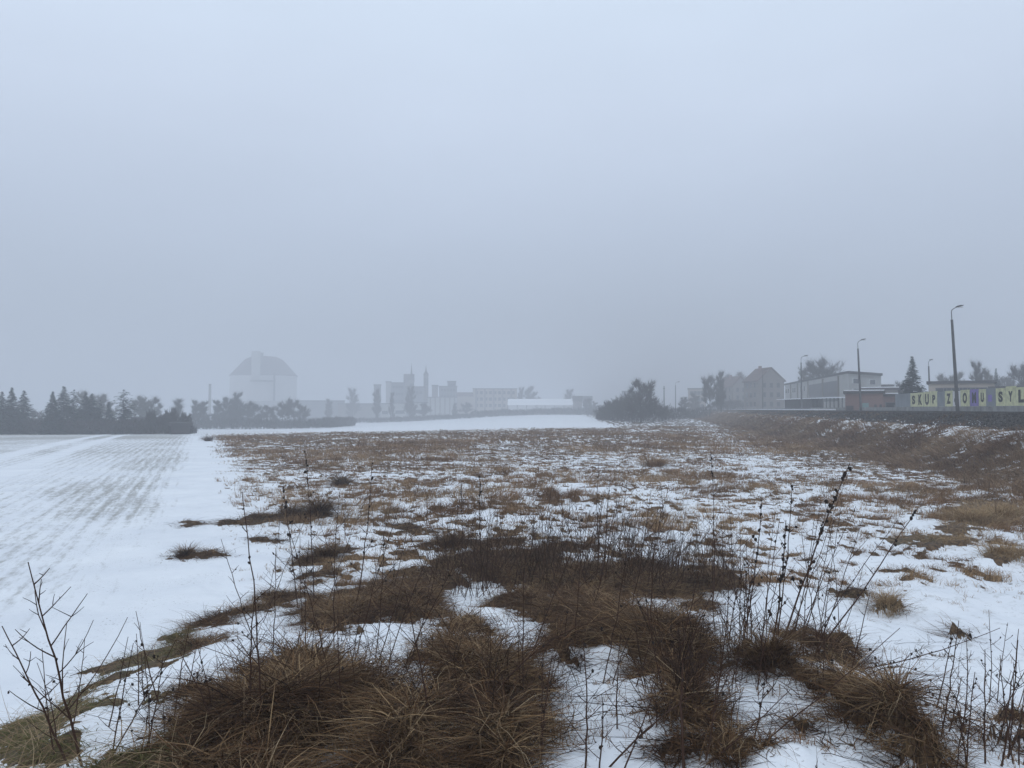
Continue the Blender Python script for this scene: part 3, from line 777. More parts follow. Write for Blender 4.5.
# round sugar silo far behind the mist
az_ = math.atan2(263.5 - 512, F); sD = 530.0; sr = (296 - 231) / F * sD * math.cos(az_) / 2 * 1.035; zb = -3.5
sx = pt(263.5, 400, sD)[0]
silo = thing('silo', 'huge round white silo with a dark dome roof, far off in the mist', 'silo', (sx, sD, zb), -az_)
wh = pt(263, 375, 508)[2] - zb; top = pt(260, 356, 530)[2] - zb
m = MB(); m.lathe([(sr, 0), (sr, wh)], 48); m.build('wall', M['silo_wall'], silo, smooth=False)
prof = [(sr + .5, wh), (sr + .5, wh + .6)] + [(sr * a, wh + .6 + (top - wh - .6) * b) for a, b in ((1, .02), (.78, .43), (.56, .82), (.38, .95), (.05, 1))]
m = MB(); m.lathe(prof, 48); m.build('roof', M['roof_silo'], silo, smooth=False)
def lx(px): return (px - 263.5) / F * 506 * math.cos(az_)
def lz(py, D=506): return pt(260, py, D)[2] - zb
m = MB(); m.box(lx(251), lx(260), -sr - 1.2, -sr * .25, lz(381), lz(351)); m.build('elevator_tower', M['white_wall'], silo)
m = MB(); m.box(lx(260) + .01, lx(263), -sr * .9, -sr * .2, lz(364), lz(352)); m.build('penthouse', M['grey_wall'], silo)
m = MB(); m.box(lx(273.2), lx(275.2), -sr - 3.2, -sr * .8, 0, lz(372)); m.build('stair_tower', M['roof_dark'], silo)
m = MB(); m.box(lx(250), lx(273.2), -sr - 2.5, -sr * .97, lz(381.6), lz(380)); m.build('conveyor_gallery', M['roof_dark'], silo)
m = MB(); m.box(lx(240), lx(280), -sr - 4, -sr * .5, 0, lz(401)); m.build('base_annex', M['brown_wall'], silo)

def chimney(px, top, D, w, label, mat='brown_wall'):
    p = pt(px, top, D); zb = float(H0(p[0], D)) - .5
    t = thing('chimney', label, 'chimney', (p[0], D, zb)); h = p[2] - zb
    m = MB(); m.tube((0, 0, 0), (0, 0, h), w * .6, w * .45, 14); m.build('shaft', M[mat], t)
    m = MB(); m.tube((0, 0, h), (0, 0, h + w * .35), w * .52, w * .52, 14); m.build('cap', M['roof_dark'], t)
chimney(210, 385, 380, 1.3, 'tall thin chimney rising left of the round silo')
# far factory and town, left to right
block('long low pale hall right of the round silo, in the mist', 'hall', 297, 345, 401, 480, 20, 'grey_wall', rows=0, name='factory_hall')
block('low misty factory hall with a darker front left of the main works', 'hall', 338, 375, 404, 420, 20, 'brown_wall', name='factory_hall')
block('misty tall concrete works tower, leftmost of the factory group', 'factory', 374, 381, 385, 470, 14, 'grey_wall', name='factory_building')
block('misty slim white silo tower in the factory group', 'factory', 386, 391, 382, 480, 10, 'white_wall', name='factory_building')
block('misty main factory block with a flat roof and window rows', 'factory', 391, 405, 383, 480, 16, 'grey_wall', rows=5, cols=4, ww=1.2, name='factory_building')
block('misty lower factory wing between main block and twin spires', 'factory', 404, 424, 387, 500, 18, 'grey_wall', rows=3, cols=5, name='factory_building')
block('white low works building at the foot of the main factory block', 'factory', 381, 389, 404, 360, 12, 'white_wall', rows=1, cols=3, name='factory_building')
block('white low works building under the misty dense upright tree', 'factory', 394, 406, 403.5, 362, 12, 'white_wall', rows=1, cols=4, name='factory_building')
block('white low works building below the twin spires', 'factory', 414, 428, 403, 364, 12, 'white_wall', rows=1, cols=4, name='factory_building')
t, w, h = block('misty pale hall with dark vertical stripes between its bays', 'hall', 428, 457, 397.5, 400, 22, 'white_wall', name='factory_hall')
for i in range(6):
    m = MB(); x = -w / 2 + w * (i + .5) / 6; m.box(x - .35, x + .35, -.12, .0, .5, h - .1); m.build('pilaster', M['brown_wall'], t)
block('misty brown hall leaning on the striped pale hall', 'hall', 457, 473, 396, 430, 18, 'beige_wall', roof='ridge_x', roofm='roof_tile', pitch=.12, name='factory_hall')
block('misty apartment block with a lift house, behind the striped hall', 'apartment block', 439, 457, 386.5, 520, 14, 'grey_wall', rows=5, cols=5, name='apartment_block')
block('misty tall narrow apartment tower behind the striped hall', 'apartment block', 447.5, 456, 381.5, 545, 14, 'grey_wall', rows=6, cols=3, name='apartment_block')
block('misty dark low tower left of the lift house apartment block', 'tower', 432, 438, 385.5, 530, 10, 'brown_wall', name='works_tower')
t, w, h = block('beige four storey block with vertical window bands and a dark flat roof', 'apartment block', 473, 517, 389, 440, 14, 'beige_wall', rows=4, cols=9, ww=1.4, wh=1.6, name='apartment_block')
for i in range(5):
    m = MB(); x = -w / 2 + w * (i + .35) / 5; m.box(x - .5, x + .5, -.1, -.0, .5, h - .05); m.build('pilaster', M['brown_wall'], t)
# church with two spires
def spire(px, top, D, w, shoulder, label):
    p = pt(px, top, D); zb = -3.0; h = p[2] - zb
    t = thing('church_tower', label, 'church tower', (p[0], D, zb), .3, None)
    hs = pt(px, shoulder, D)[2] - zb
    m = MB(); m.box(-w / 2, w / 2, -w / 2, w / 2, 0, hs); m.build('tower_wall', M['brown_wall'], t)
    m = MB(); m.lathe([(w * .72, hs), (w * .5, hs + (h - hs) * .18), (w * .18, hs + (h - hs) * .4), (.05, h)], 8); m.build('spire', M['roof_dark'], t)
    for s in (-1, 1):
        m = MB(); m.box(s * w * .25 - .5, s * w * .25 + .5, -w / 2 - .05, -w / 2 + .02, hs - 6, hs - 2); m.build('belfry_opening', M['dark'], t)
spire(411.5, 363, 448, 2.6, 380, 'misty church tower with a stepped pointed spire, left of the two')
spire(426, 365, 446, 2.4, 375, 'misty slender church tower with a needle spire, right of the two')
m, w, h = block('misty church roof beside the left church tower', 'church', 404, 414, 381.5, 580, 16, 'brown_wall', roof='ridge_x', pitch=.3, name='church')

# long white greenhouse
g, w, h = block('long low white greenhouse in front of the town', 'greenhouse', 508, 573, 405.0, 360, 9, 'white_paint', roof='ridge_x', roofm='snow', pitch=.32, name='greenhouse', base=-.2)
for i in range(8):
    x = -w / 2 + w * i / 7; m = MB(); m.box(x - .15, x + .15, -.12, -.0, .2, h); m.build('post', M['steel'], g)
block('small shed with a dark roof at the right end of the greenhouse', 'shed', 573, 582, 401, 350, 8, 'brown_wall', roof='ridge_x', pitch=.3, name='shed')
block('pale misty house right of the greenhouse shed', 'house', 583, 592, 400, 420, 9, 'grey_wall', roof='ridge_x', pitch=.25, name='house', rows=1, cols=3)
block('misty square tower block behind the tall bare tree', 'tower block', 622, 640, 391.5, 380, 14, 'grey_wall', name='tower_block', rows=4, cols=4)
block('dark low shed at the right end of the left hedge', 'shed', 171, 190, 425, 104, 3, 'roof_dark', name='shed', snow=False)
block('low dark barn hidden among the left shrubs', 'barn', 133, 160, 422.5, 112, 4, 'brown_wall', roof='ridge_x', roofm='roof_dark', pitch=.2, name='barn')
# right of the bushes
block('pale flat roofed building half hidden by hazy trees', 'building', 688, 706, 389, 330, 12, 'beige_wall', rows=3, cols=4, name='building')

# gabled brick houses by the line: gable end faces the viewer, the long side runs away to the left
def gable_house(label, px0, px1, eave, ridge, D, length, wall, rotz, cols=2, rows=3, side=4):
    a, b = pt(px0, eave, D), pt(px1, eave, D); w = b[0] - a[0]; cx = (a[0] + b[0]) / 2; zb = 1.6
    he = a[2] - zb; hr = pt((px0 + px1) / 2, ridge, D)[2] - zb
    t = thing('gabled_house', label, 'house', (cx, D, zb), rotz, 'red roofed houses by the railway')
    m = MB(); m.prism([(-w / 2, 0), (w / 2, 0), (w / 2, he), (0, hr), (-w / 2, he)], 0, length); m.build('wall', M[wall], t)
    k = .45; sl = (hr - he) / (w / 2)
    m = MB(); m.prism([(0, hr + .06), (w / 2 + k, he - sl * k + .06), (w / 2 + k, he - sl * k + .32), (0, hr + .4), (-w / 2 - k, he - sl * k + .32), (-w / 2 - k, he - sl * k + .06)], -.35, length + .35)
    ro = m.build('roof', M['roof_tile'], t)
    m = MB(); m.box(-w * .2, -w * .2 + .6, length * .4, length * .4 + .9, hr - 1.2, hr + .9); m.build('chimney', M['brick'], ro)
    windows(t, 'y', cols, rows, .9, 1.3, -w / 2 + .7, w / 2 - .7, 1.0, he, 0, -1)
    windows(t, 'x', side, rows, .9, 1.3, 1, length - 1, 1.0, he, -w / 2, -1)
gable_house('nearer red roofed house with its grey gable end beside the two storey building', 757.5, 785, 380.5, 368.5, 215, 9, 'brown_wall', math.radians(9), 3, 3, 3)
gable_house('farther red roofed house with its gable beside the hazy bare trees', 732, 749, 386, 377, 262, 12, 'brown_wall', math.radians(12), 2, 3)

# two storey station building, corner towards the viewer
def station():
    A = pt(848, 373.5, 130)[:2]; B = pt(785, 384, 195)[:2]; Cc = pt(881, 376, 139)[:2]
    D_ = B + (Cc - A); zb = 1.8
    he = pt(848, 373.5, 130)[2] - zb
    t = thing('station_building', 'two storey pale building with a flat dark roof behind the red brick annex', 'building', (A[0], A[1], zb))
    L = [np.zeros(2), B - A, D_ - A, Cc - A]
    m = MB(); n = 0
    m.v = [(p[0], p[1], 0) for p in L] + [(p[0], p[1], he) for p in L]
    m.f = [(0, 3, 7, 4), (3, 2, 6, 7), (2, 1, 5, 6), (1, 0, 4, 5), (4, 7, 6, 5)]
    m.build('wall', M['white_wall'], t)
    cen = (L[0] + L[2]) / 2
    O = [c + (c - cen) / np.linalg.norm(c - cen) * .7 for c in L]
    m = MB(); m.v = [(p[0], p[1], he + .004) for p in O] + [(p[0], p[1], he + .42) for p in O]
    m.f = [(0, 3, 7, 4), (3, 2, 6, 7), (2, 1, 5, 6), (1, 0, 4, 5), (4, 7, 6, 5), (0, 1, 2, 3)]
    m.build('roof', M['roof_dark'], t)
    def on(p, q, s0, s1, z0, z1, off, mat, nm, par=None):
        d = q - p; ln = np.linalg.norm(d); d = d / ln; nrm = np.array([d[1], -d[0]])
        if np.dot(nrm, -(p + q) / 2 - A) < 0: nrm = -nrm
        a, b = p + d * ln * s0 + nrm * off, p + d * ln * s1 + nrm * off
        a2, b2 = a - nrm * (off + .05), b - nrm * (off + .05)
        mm = MB(); mm.v = [(a[0], a[1], z0), (b[0], b[1], z0), (b2[0], b2[1], z0), (a2[0], a2[1], z0), (a[0], a[1], z1), (b[0], b[1], z1), (b2[0], b2[1], z1), (a2[0], a2[1], z1)]
        mm.f = [(0, 1, 5, 4), (1, 2, 6, 5), (2, 3, 7, 6), (3, 0, 4, 7), (4, 5, 6, 7), (0, 3, 2, 1)]
        return mm.build(nm, mat, par or t)
    P, Q, R = L[0], L[1], L[3]
    on(P, Q, .12, .52, 2.2, he - .9, .05, M['grey_wall'], 'recessed_bay')
    for s in (.10, .3, .53, .72, .86): on(P, Q, s, s + .012, 0.2, he - .1, .16, M['brown_wall'], 'downpipe')
    for s in (.58, .64, .76, .80, .9, .95):
        for z in (1.6, 4.6):
            w_ = on(P, Q, s, s + .03, z, z + 1.3, .09, M['frame'], 'window'); on(P, Q, s + .004, s + .026, z + .1, z + 1.2, .12, M['dark'], 'pane', w_)
    for s in (.12, .62):
        for z in (3.4, 5.1):
            w_ = on(P, R, s, s + .2, z, z + .95, .06, M['frame'], 'window'); on(P, R, s + .02, s + .18, z + .08, z + .87, .09, M['dark'], 'pane', w_)
station()
# platform shelter
def shelter():
    a, b = pt(784, 399, 150), pt(843, 399, 122)
    d = (b - a)[:2]; ln = np.linalg.norm(d); ang = math.atan2(d[1], d[0]); zb = 2.0
    t = thing('platform_shelter', 'long open platform shelter with a thin pale roof and a dark closed cabin', 'shelter', (a[0], a[1], zb), ang)
    h = a[2] - zb - .15
    m = MB(); m.box(-.5, ln + .5, -1.3, 2.2, h, h + .12); m.build('roof', M['snow'], t)
    m = MB(); m.box(.3, ln * .5, 0, 2.0, 0, h - .004); m.build('cabin', M['roof_dark'], t)
    for i in range(9):
        x = ln * .52 + (ln * .47) * i / 8; m = MB(); m.box(x - .06, x + .06, -.06, .06, 0, h - .004); m.build('post', M['pole'], t)
shelter()
# red brick annex
t, w, h = block('low red brick annex with a teal window and snow on its flat roof', 'building', 845, 883, 393.5, 103, 7, 'brick', name='brick_annex', roofm='roof_dark', base=1.9, snow=True)
for x0, x1, z0, z1, mm, nm in ((-.48, -.28, .5, 1.75, 'roof_dark', 'garage_door'), (-.05, .12, .9, 2.1, 'teal', 'window'), (.26, .33, .6, 1.9, 'roof_dark', 'door'), (.40, .46, 1.0, 1.9, 'dark', 'window')):
    m = MB(); m.box(w * x0, w * x1, -.06, .02, z0, z1); m.build(nm, M[mm], t)
block('lower red brick shed stepped down between the brick annex and the grey fence', 'shed', 883, 897, 396.5, 104, 5, 'brick', name='brick_shed', base=1.9, rows=1, cols=2, ww=1.0, wh=.7, snow=True)
block('grey flat hall with a snowy roof peeking between brick annex and spruce', 'hall', 862, 898, 390.0, 122, 7, 'brown_wall', name='storage_hall', base=1.9, snow=True)
block('small snowy roofed shed stepping up behind the brick annex', 'shed', 876, 893, 386.5, 150, 7, 'grey_wall', name='shed', base=1.9, snow=True)
t, w, h = block('wide brownish hall with a flat dark roof behind the yellow letter panels', 'hall', 928, 994, 383.5, 100, 9, 'beige_wall', name='storage_hall', base=1.9)
windows(t, 'y', 6, 1, 1.2, .5, -w / 2 + 1, w / 2 - 1, h - 1.3, h - .4, 0, -1)
block('grey hall behind the rightmost letter panels', 'hall', 990, 1050, 389, 92, 9, 'fence_grey', name='storage_hall', base=1.9)

# ------------------------------------------------------------------ street lamps
def lamp(px, top, D, label, group='lamp posts along the railway', lean=0.0, base=1.9, head=1.0, arm=1.1, yaw=0.0, thick=1.0):
    p = pt(px, top, D); h = p[2] - base
    hw = arm * head
    t = thing('lamp_post', label, 'lamp post', (p[0], D, base), yaw, group)
    t.rotation_euler = (0, lean, yaw)
    m = MB(); m.tube((0, 0, -.3), (0, 0, h * .885), .16 * thick, .10 * thick, 12); m.build('pole', M['pole'], t)
    m = MB()
    r = .035 * thick; zt = h * .885
    pts = [(0, 0, zt), (0, 0, zt + h * .07), (.08 * head, 0, zt + h * .09), (.35 * head, 0, h * .99), (hw * .6, 0, h)]
    for a, b in zip(pts, pts[1:]): m.tube(a, b, r, r, 8)
    m.build('arm', M['pole'], t)
    m = MB(); x0 = hw * .45; L = .75 * head
    m.v = []; n = 0
    prof = [(x0, .05), (x0 + L * .15, .10), (x0 + L * .6, .13), (x0 + L, .05)]
    for x, r_ in prof:
        for i in range(10):
            a = 2 * math.pi * i / 10; m.v.append((x, math.cos(a) * r_ * 1.3 * head, h + .02 + (x - x0) * .15 + math.sin(a) * r_ * .7 * head))
    for j in range(3):
        for i in range(10): m.f.append((j * 10 + i, j * 10 + (i + 1) % 10, j * 10 + 10 + (i + 1) % 10, j * 10 + 10 + i))
    m.f.append(tuple(range(9, -1, -1))); m.f.append(tuple(range(30, 40)))
    hd = m.build('lamp_head', M['pole'], t)
    m = MB(); m.box(x0 + L * .3, x0 + L * .9, -.10 * head, .10 * head, h - .09 * head, h - .03 * head); m.build('diffuser', M['frame'], hd)
    return t
lamp(956, 307, 65, 'nearest and tallest lamp post, in front of the yellow letter panels', lean=-.045, head=.85)
lamp(860, 340, 97, 'lamp post in front of the red brick annex', lean=-.033, head=.85)
lamp(801, 356, 133, 'lamp post rising over the platform shelter', lean=0, head=1.0)
lamp(762.5, 370, 182, 'hazy lamp post in front of the nearer red roofed house')
lamp(675.5, 382, 250, 'farthest hazy lamp post, right of the tall bare tree', arm=1.4)
lamp(929.5, 360, 105, 'short lamp post just right of the dark spruce', group=None, arm=.35, thick=.9, head=.7, lean=-.02)
p = pt(664, 386, 240); t = thing('signal_mast', 'thin plain mast left of the farthest lamp post', 'mast', (p[0], 240, 1.5))
m = MB(); m.tube((0, 0, 0), (0, 0, p[2] - 1.5), .22, .14, 8); m.build('pole', M['pole'], t)
m = MB(); m.box(-.3, .3, -.1, .1, p[2] - 2.4, p[2] - 2.2); m.build('crossarm', M['pole'], t)

# ------------------------------------------------------------------ concrete fence with the painted letters
RD = np.array([0.187, 0.982]); RN = np.array([0.982, -0.187])     # along the railway, and to its right
def along(px, u):                                                # distance s along the railway line at offset u, seen at pixel px
    k = (px - 512) / F
    # point = RN*u + RD*s ; x = k*y (small pitch ignored)
    return (k * RN[1] * u - RN[0] * u) / (RD[0] - k * RD[1])
FU = 26.5
ang = math.atan2(RD[1], RD[0])
fence = thing('concrete_fence', 'grey concrete fence along the railway carrying yellow panels with black letters', 'fence', (RN[0] * FU, RN[1] * FU, 1.7), ang)
def fpanel(s0, s1, z0, z1, mat, nm='panel', label=None, th=.06, off=0.0):
    m = MB(); m.box(min(s0, s1) + .02, max(s0, s1) - .02, off, off + th, z0 - 1.7, z1 - 1.7); o = m.build(nm, mat, fence)
    if label: o['label'] = label
    return o
def letter(ch, panel_o, s0, s1, z0, z1, mat, sc=.8):
    cu = bpy.data.curves.new('letter', 'FONT'); cu.body = ch; cu.extrude = .008; cu.size = 1.0; cu.offset = .05
    tmp = bpy.data.objects.new('tmp', cu); C.objects.link(tmp)
    dg = bpy.context.evaluated_depsgraph_get(); me = bpy.data.meshes.new_from_object(tmp.evaluated_get(dg))
    bpy.data.objects.remove(tmp)
    n = len(me.vertices); co = np.empty(n * 3); me.vertices.foreach_get('co', co); co = co.reshape(-1, 3)
    x0, x1, y0, y1 = co[:, 0].min(), co[:, 0].max(), co[:, 1].min(), co[:, 1].max()
    W, Hh = abs(s1 - s0) * .72 * sc, (z1 - z0) * sc
    new = np.empty_like(co)
    # seen from the field, the far end of the fence is on the left
    cs = (s0 + s1) / 2
    new[:, 0] = cs - ((co[:, 0] - x0) / (x1 - x0) - .5) * W
    new[:, 2] = (z0 + z1) / 2 - 1.7 + ((co[:, 1] - y0) / (y1 - y0) - .5) * Hh
    new[:, 1] = .072 + co[:, 2]
    me.vertices.foreach_set('co', new.ravel()); me.update(); me.materials.clear(); me.materials.append(mat)
    o = bpy.data.objects.new('letter', me); C.objects.link(o); o.parent = panel_o
ZB, ZT = 2.84, 4.28
row = [(896, 903.5, None, 'fence_grey'), (903.5, 911, None, 'fence_grey'), (911, 917.6, 'S', 'yellow'), (917.6, 924.4, 'K', 'yellow'), (924.4, 931.2, 'U', 'yellow'), (931.2, 938, 'P', 'yellow'),
       (938, 945.6, None, 'fence_grey'), (945.6, 953.5, 'Z', 'yellow'), (953.5, 961.3, 'Ł', 'white_paint'), (961.3, 970.3, 'O', 'yellow'), (970.8, 979.4, 'M', 'purple'),
       (979.6, 987, 'U', 'yellow'), (987, 996.7, None, 'fence_grey'), (996.7, 1006.7, 'S', 'yellow'), (1006.7, 1016.8, 'Y', 'yellow'), (1016.8, 1028, 'L', 'yellow'), (1028, 1042, None, 'fence_grey'), (1042, 1058, None, 'fence_grey')]
words = {'yellow': 'pale yellow panel with a painted black letter', 'white_paint': 'white panel with a painted letter', 'purple': 'purple panel with a painted letter'}
for a, b, ch, mt in row:
    s0, s1 = along(a, FU), along(b, FU)
    dz = .06 * math.sin(a)
    o = fpanel(s0, s1, ZB, ZT + dz * (ch is not None), M[mt], label=words.get(mt))
    if ch: letter(ch, o, s0, s1, ZB, ZT, M['black'], .66 + .12 * math.sin(a * 3))
    m = MB(); m.box(s0 - .07, s0 + .07, -.08, .058, 0, (ZT - 1.7) - .1); m.build('post', M['concrete'], fence)
sA, sB = along(1064, FU), along(770, FU)
k = 0; s = sA
while s < sB:
    fpanel(s, s + 2.2, 1.5, ZB - .02, M['concrete'], 'base_slab', th=.10, off=-.02); s += 2.2; k += 1
# small purple tag on the grey gap
s0, s1 = along(989, FU), along(993, FU); fpanel(s0, s1, 3.2, 3.75, M['purple'], 'graffiti_patch', th=.012, off=.064)

# ------------------------------------------------------------------ railway
trk = thing('railway_track', 'nearer railway track on dark ballast along the top of the right bank', 'railway track', (RN[0] * 18.9, RN[1] * 18.9, 2.13), ang)
def rail_at(y):
    prof = [(-.075, .05), (.075, .05), (.075, .065), (.012, .08), (.012, .17), (.036, .18), (.036, .215), (-.036, .215), (-.036, .18), (-.012, .17), (-.012, .08), (-.075, .065)]
    m = MB(); n = len(prof); m.v = [(-60, y + a, z) for a, z in prof] + [(520, y + a, z) for a, z in prof]
    m.f = [tuple(range(n)), tuple(range(2 * n - 1, n - 1, -1))] + [(i, n + i, n + (i + 1) % n, (i + 1) % n) for i in range(n)]
    m.build('rail', M['rail'], trk)
rail_at(-.75); rail_at(.75)
m = MB(); m.box(-.13, .13, -1.25, 1.25, -.10, .048); s0 = m.build('sleeper', M['sleeper'], trk); s0.location = (30, 0, 0)
for i in range(1, 99):
    c = s0.copy(); C.objects.link(c); c.parent = trk; c.location = (30 + i * .62, 0, 0)
m = MB()
for i in range(99, 500):
    x = 30 + i * .62; m.box(x - .13, x + .13, -1.25, 1.25, -.10, .048)
o = m.build('sleeper_run', M['sleeper'], trk); o['kind'] = 'stuff'
trk2 = copy_tree(trk); trk2.location = (RN[0] * 23.0, RN[1] * 23.0, 2.21); trk2['label'] = 'second railway track lying behind the first, beside the fence with the letters'
m = MB(); m.box(-60, 420, 21.8 - 18.9 - 5.7, 21.8 - 18.9 - 3.2, 0, .35)
# snowy platform beyond the track, seen at a low angle far off
m = MB(); m.box(120, 420, 22.4, 25.6, 1.2, 2.62); o = m.build('platform', M['concrete']); o.rotation_euler = (0, 0, ang - 0)
o.location = (0, 0, 0)
m2 = MB()
me = o.data
for v in me.vertices:
    s_, u_ = v.co.x, v.co.y; v.co.x, v.co.y = RD[0] * s_ + RN[0] * u_, RD[1] * s_ + RN[1] * u_
o.rotation_euler = (0, 0, 0); me.materials[0] = M['snow']
tag(o, 'low snow covered platform far along the railway', 'platform')

def stones(n):
    s_ = 22 * (150 / 22) ** RNG.uniform(0, 1, n); u = RNG.uniform(15.4, 17.9, n); u = np.where(RNG.random(n) < .3, RNG.uniform(19.9, 22, n), u)
    x, y = RD[0] * s_ + RN[0] * u, RD[1] * s_ + RN[1] * u
    c = np.stack([x, y, H(x, y) + .01], 1); r = RNG.uniform(.03, .09, n)
    d = np.array([[1, 0, 0], [0, 1, 0], [-1, 0, 0], [0, -1, 0], [0, 0, 1], [0, 0, -1.0]])
    v = c[:, None] + d[None] * r[:, None, None] * RNG.uniform(.6, 1.4, (n, 6, 1)) + RNG.normal(0, .012, (n, 6, 3))
    f = np.array([[0, 1, 4], [1, 2, 4], [2, 3, 4], [3, 0, 4], [1, 0, 5], [2, 1, 5], [3, 2, 5], [0, 3, 5]])
    q = (f[None] + (np.arange(n) * 6)[:, None, None]).reshape(-1, 3)
    o = mesh_from('ballast', v.reshape(-1, 3), q, 3, M['stone']); tag(o, 'dark ballast stones on the shoulder of the railway', 'ballast', None, 'stuff')
stones(26000)

# ------------------------------------------------------------------ grass: the foreground mats (nobody could count the blades)
def spread_fg(n):
    D = 2.2 * (26 / 2.2) ** RNG.uniform(0, 1, n * 5)
    px = RNG.uniform(-120, 1150, n * 5)
    x = (px - 512) / F * D
    return x, D
def mats(name, n, sel, mat, per=22, Lr=(.10, .30), seedw=.0018, droop=(-.9, -.2), start=(.35, 1.35), label=None):
    x, y = spread_fg(n); mk = fg_mask(x, y)
    keep = (mk > 0.02) & sel(x, y); x, y, mk = x[keep][:n], y[keep][:n], mk[keep][:n]; print(name, len(x), n)
    nc = len(x)
    flow = fbm(x * 2.2, y * 2.2, 2, 200) * 14
    e = .05
    gx = (H(x + e, y) - H(x - e, y)) / (2 * e); gy = (H(x, y + e) - H(x, y - e)) / (2 * e)
    down = np.arctan2(-gy - .15, -gx)
    st = np.clip(np.hypot(gx, gy) * 2.2, 0, .85)
    ca = np.arctan2(st * np.sin(down) + (1 - st) * np.sin(flow), st * np.cos(down) + (1 - st) * np.cos(flow))
    I = np.repeat(np.arange(nc), per); N = len(I)
    s = .035 + .006 * y[I]
    bx = x[I] + RNG.normal(0, 1, N) * s; by = y[I] + RNG.normal(0, 1, N) * s
    base = np.stack([bx, by, H(bx, by) - .01], 1)
    A = ca[I] + RNG.normal(0, 1.15, N)
    sc = (.75 + .5 * RNG.random(nc))[I] * np.clip(.35 + mk[I] * .9, .3, 1.1)
    L = RNG.uniform(Lr[0], Lr[1], N) * sc
    W = np.maximum(seedw * RNG.uniform(.5, 1.6, N), by * .00042)
    v, q = blades(base, A, L, W, RNG.uniform(*start, N), RNG.uniform(*droop, N), K=5)
    o = mesh_from(name, v, q, 4, mat); tag(o, label, 'grass', None, 'stuff'); return N
leftgreen = lambda x, y: (x < -1.35 - .0 * y) & (y < 9) & (project(x, y, H0(x, y))[0] < 190)
gold = lambda x, y: (x > 5) & (y > 11)
mats('dry_grass', 15000, lambda x, y: ~leftgreen(x, y) & ~gold(x, y), M['grass'], 18, (.08, .42), .0042, (-.7, .12), (-.05, .95), label='matted dry brown grass on the snowy bank in front')
mats('green_grass', 2200, leftgreen, M['green_grass'], 24, (.05, .17), .0032, label='short olive green grass at the lower left edge of the bank')
mats('golden_grass', 3200, gold, M['gold_grass'], 22, (.15, .34), label='golden dry grass patches at the right of the rough field')

def stubble_tufts(n):
    D = 3.5 * (30 / 3.5) ** RNG.uniform(0, 1, n); px = RNG.uniform(150, 1060, n); x = (px - 512) / F * D; y = D
    k = (V(x, y) > .5) & (U(x, y) < 11) & (fbm(x * .9, y * .9, 3, 700) > .46); x, y = x[k], y[k]; nc = len(x); per = 6
    I = np.repeat(np.arange(nc), per); N = len(I); bx = x[I] + RNG.normal(0, .02, N); by = y[I] + RNG.normal(0, .02, N)
    v, q = blades(np.stack([bx, by, H(bx, by) - .005], 1), RNG.uniform(0, 6.28, N), RNG.uniform(.03, .10, N), np.maximum(.003, by * .0004), RNG.uniform(.4, 1.5, N), RNG.uniform(-.4, 1.0, N), K=3)
    o = mesh_from('stubble', v, q, 4, M['field_grass']); tag(o, 'single short dead blades poking through the thin snow', 'grass', None, 'stuff')
stubble_tufts(5200)
def straws(n):
    x, y = spread_fg(n); mk = fg_mask(x, y); k = (mk > -.25) & (RNG.random(len(x)) < np.clip(.25 + mk, .1, 1)) & (y < 14); x, y = x[k][:n], y[k][:n]; N = len(x)
    base = np.stack([x, y, H(x, y) + RNG.uniform(.0, .07, N)], 1)
    v, q = blades(base, RNG.uniform(0, 6.28, N), RNG.uniform(.12, .55, N), np.maximum(.003, y * .0004) * RNG.uniform(.6, 1.3, N), RNG.uniform(-.1, .5, N), RNG.uniform(-.5, .1, N), K=4, clear=.03)
    o = mesh_from('straw', v, q, 4, M['straw']); tag(o, 'loose pale straw stalks lying across the grass mats', 'straw', None, 'stuff')
straws(6500)

# ------------------------------------------------------------------ grass: rough field between snow
def field_grass(n, per, name, mat, label, dmin, dmax, hh):
    D = dmin * (dmax / dmin) ** RNG.uniform(0, 1, n * 4); px = RNG.uniform(-60, 1110, n * 4)
    x = (px - 512) / F * D; y = D
    b = bare(x, y); u = U(x, y)
    keep = (b > .5) & (u < 11.6) & (fg_mask(x, y) < .02) & (RNG.random(n * 4) < .9)
    x, y = x[keep][:n], y[keep][:n]; nc = len(x)
    I = np.repeat(np.arange(nc), per); N = len(I)
    s = .03 + .004 * y[I]
    bx = x[I] + RNG.normal(0, 1, N) * s; by = y[I] + RNG.normal(0, 1, N) * s
    base = np.stack([bx, by, H(bx, by) - .01], 1)
    tall = (0.6 + 1.1 * np.clip((fbm(x * .13, y * .13, 3, 301) - .42) * 4, 0, 1))[I]
    A = fbm(x * .6, y * .6, 2, 210)[I] * 9 + RNG.normal(0, .9, N)
    L = RNG.uniform(.5, 1.2, N) * hh * tall
    W = np.maximum(.0045, y[I] * .00050) * RNG.uniform(.6, 1.4, N)
    v, q = blades(base, A, L, W, RNG.uniform(.5, 1.4, N), RNG.uniform(-.5, .7, N), K=3)
    o = mesh_from(name, v, q, 4, mat); tag(o, label, 'grass', None, 'stuff')
    return nc
n1 = field_grass(17000, 13, 'field_grass', M['field_grass'], 'tufts of short brown grass poking through the snow of the rough field', 9.5, 40, .17)
n2 = field_grass(16000, 8, 'field_grass', M['field_grass'], 'distant dense brown grass covering the far part of the rough field', 40, 115, .19)

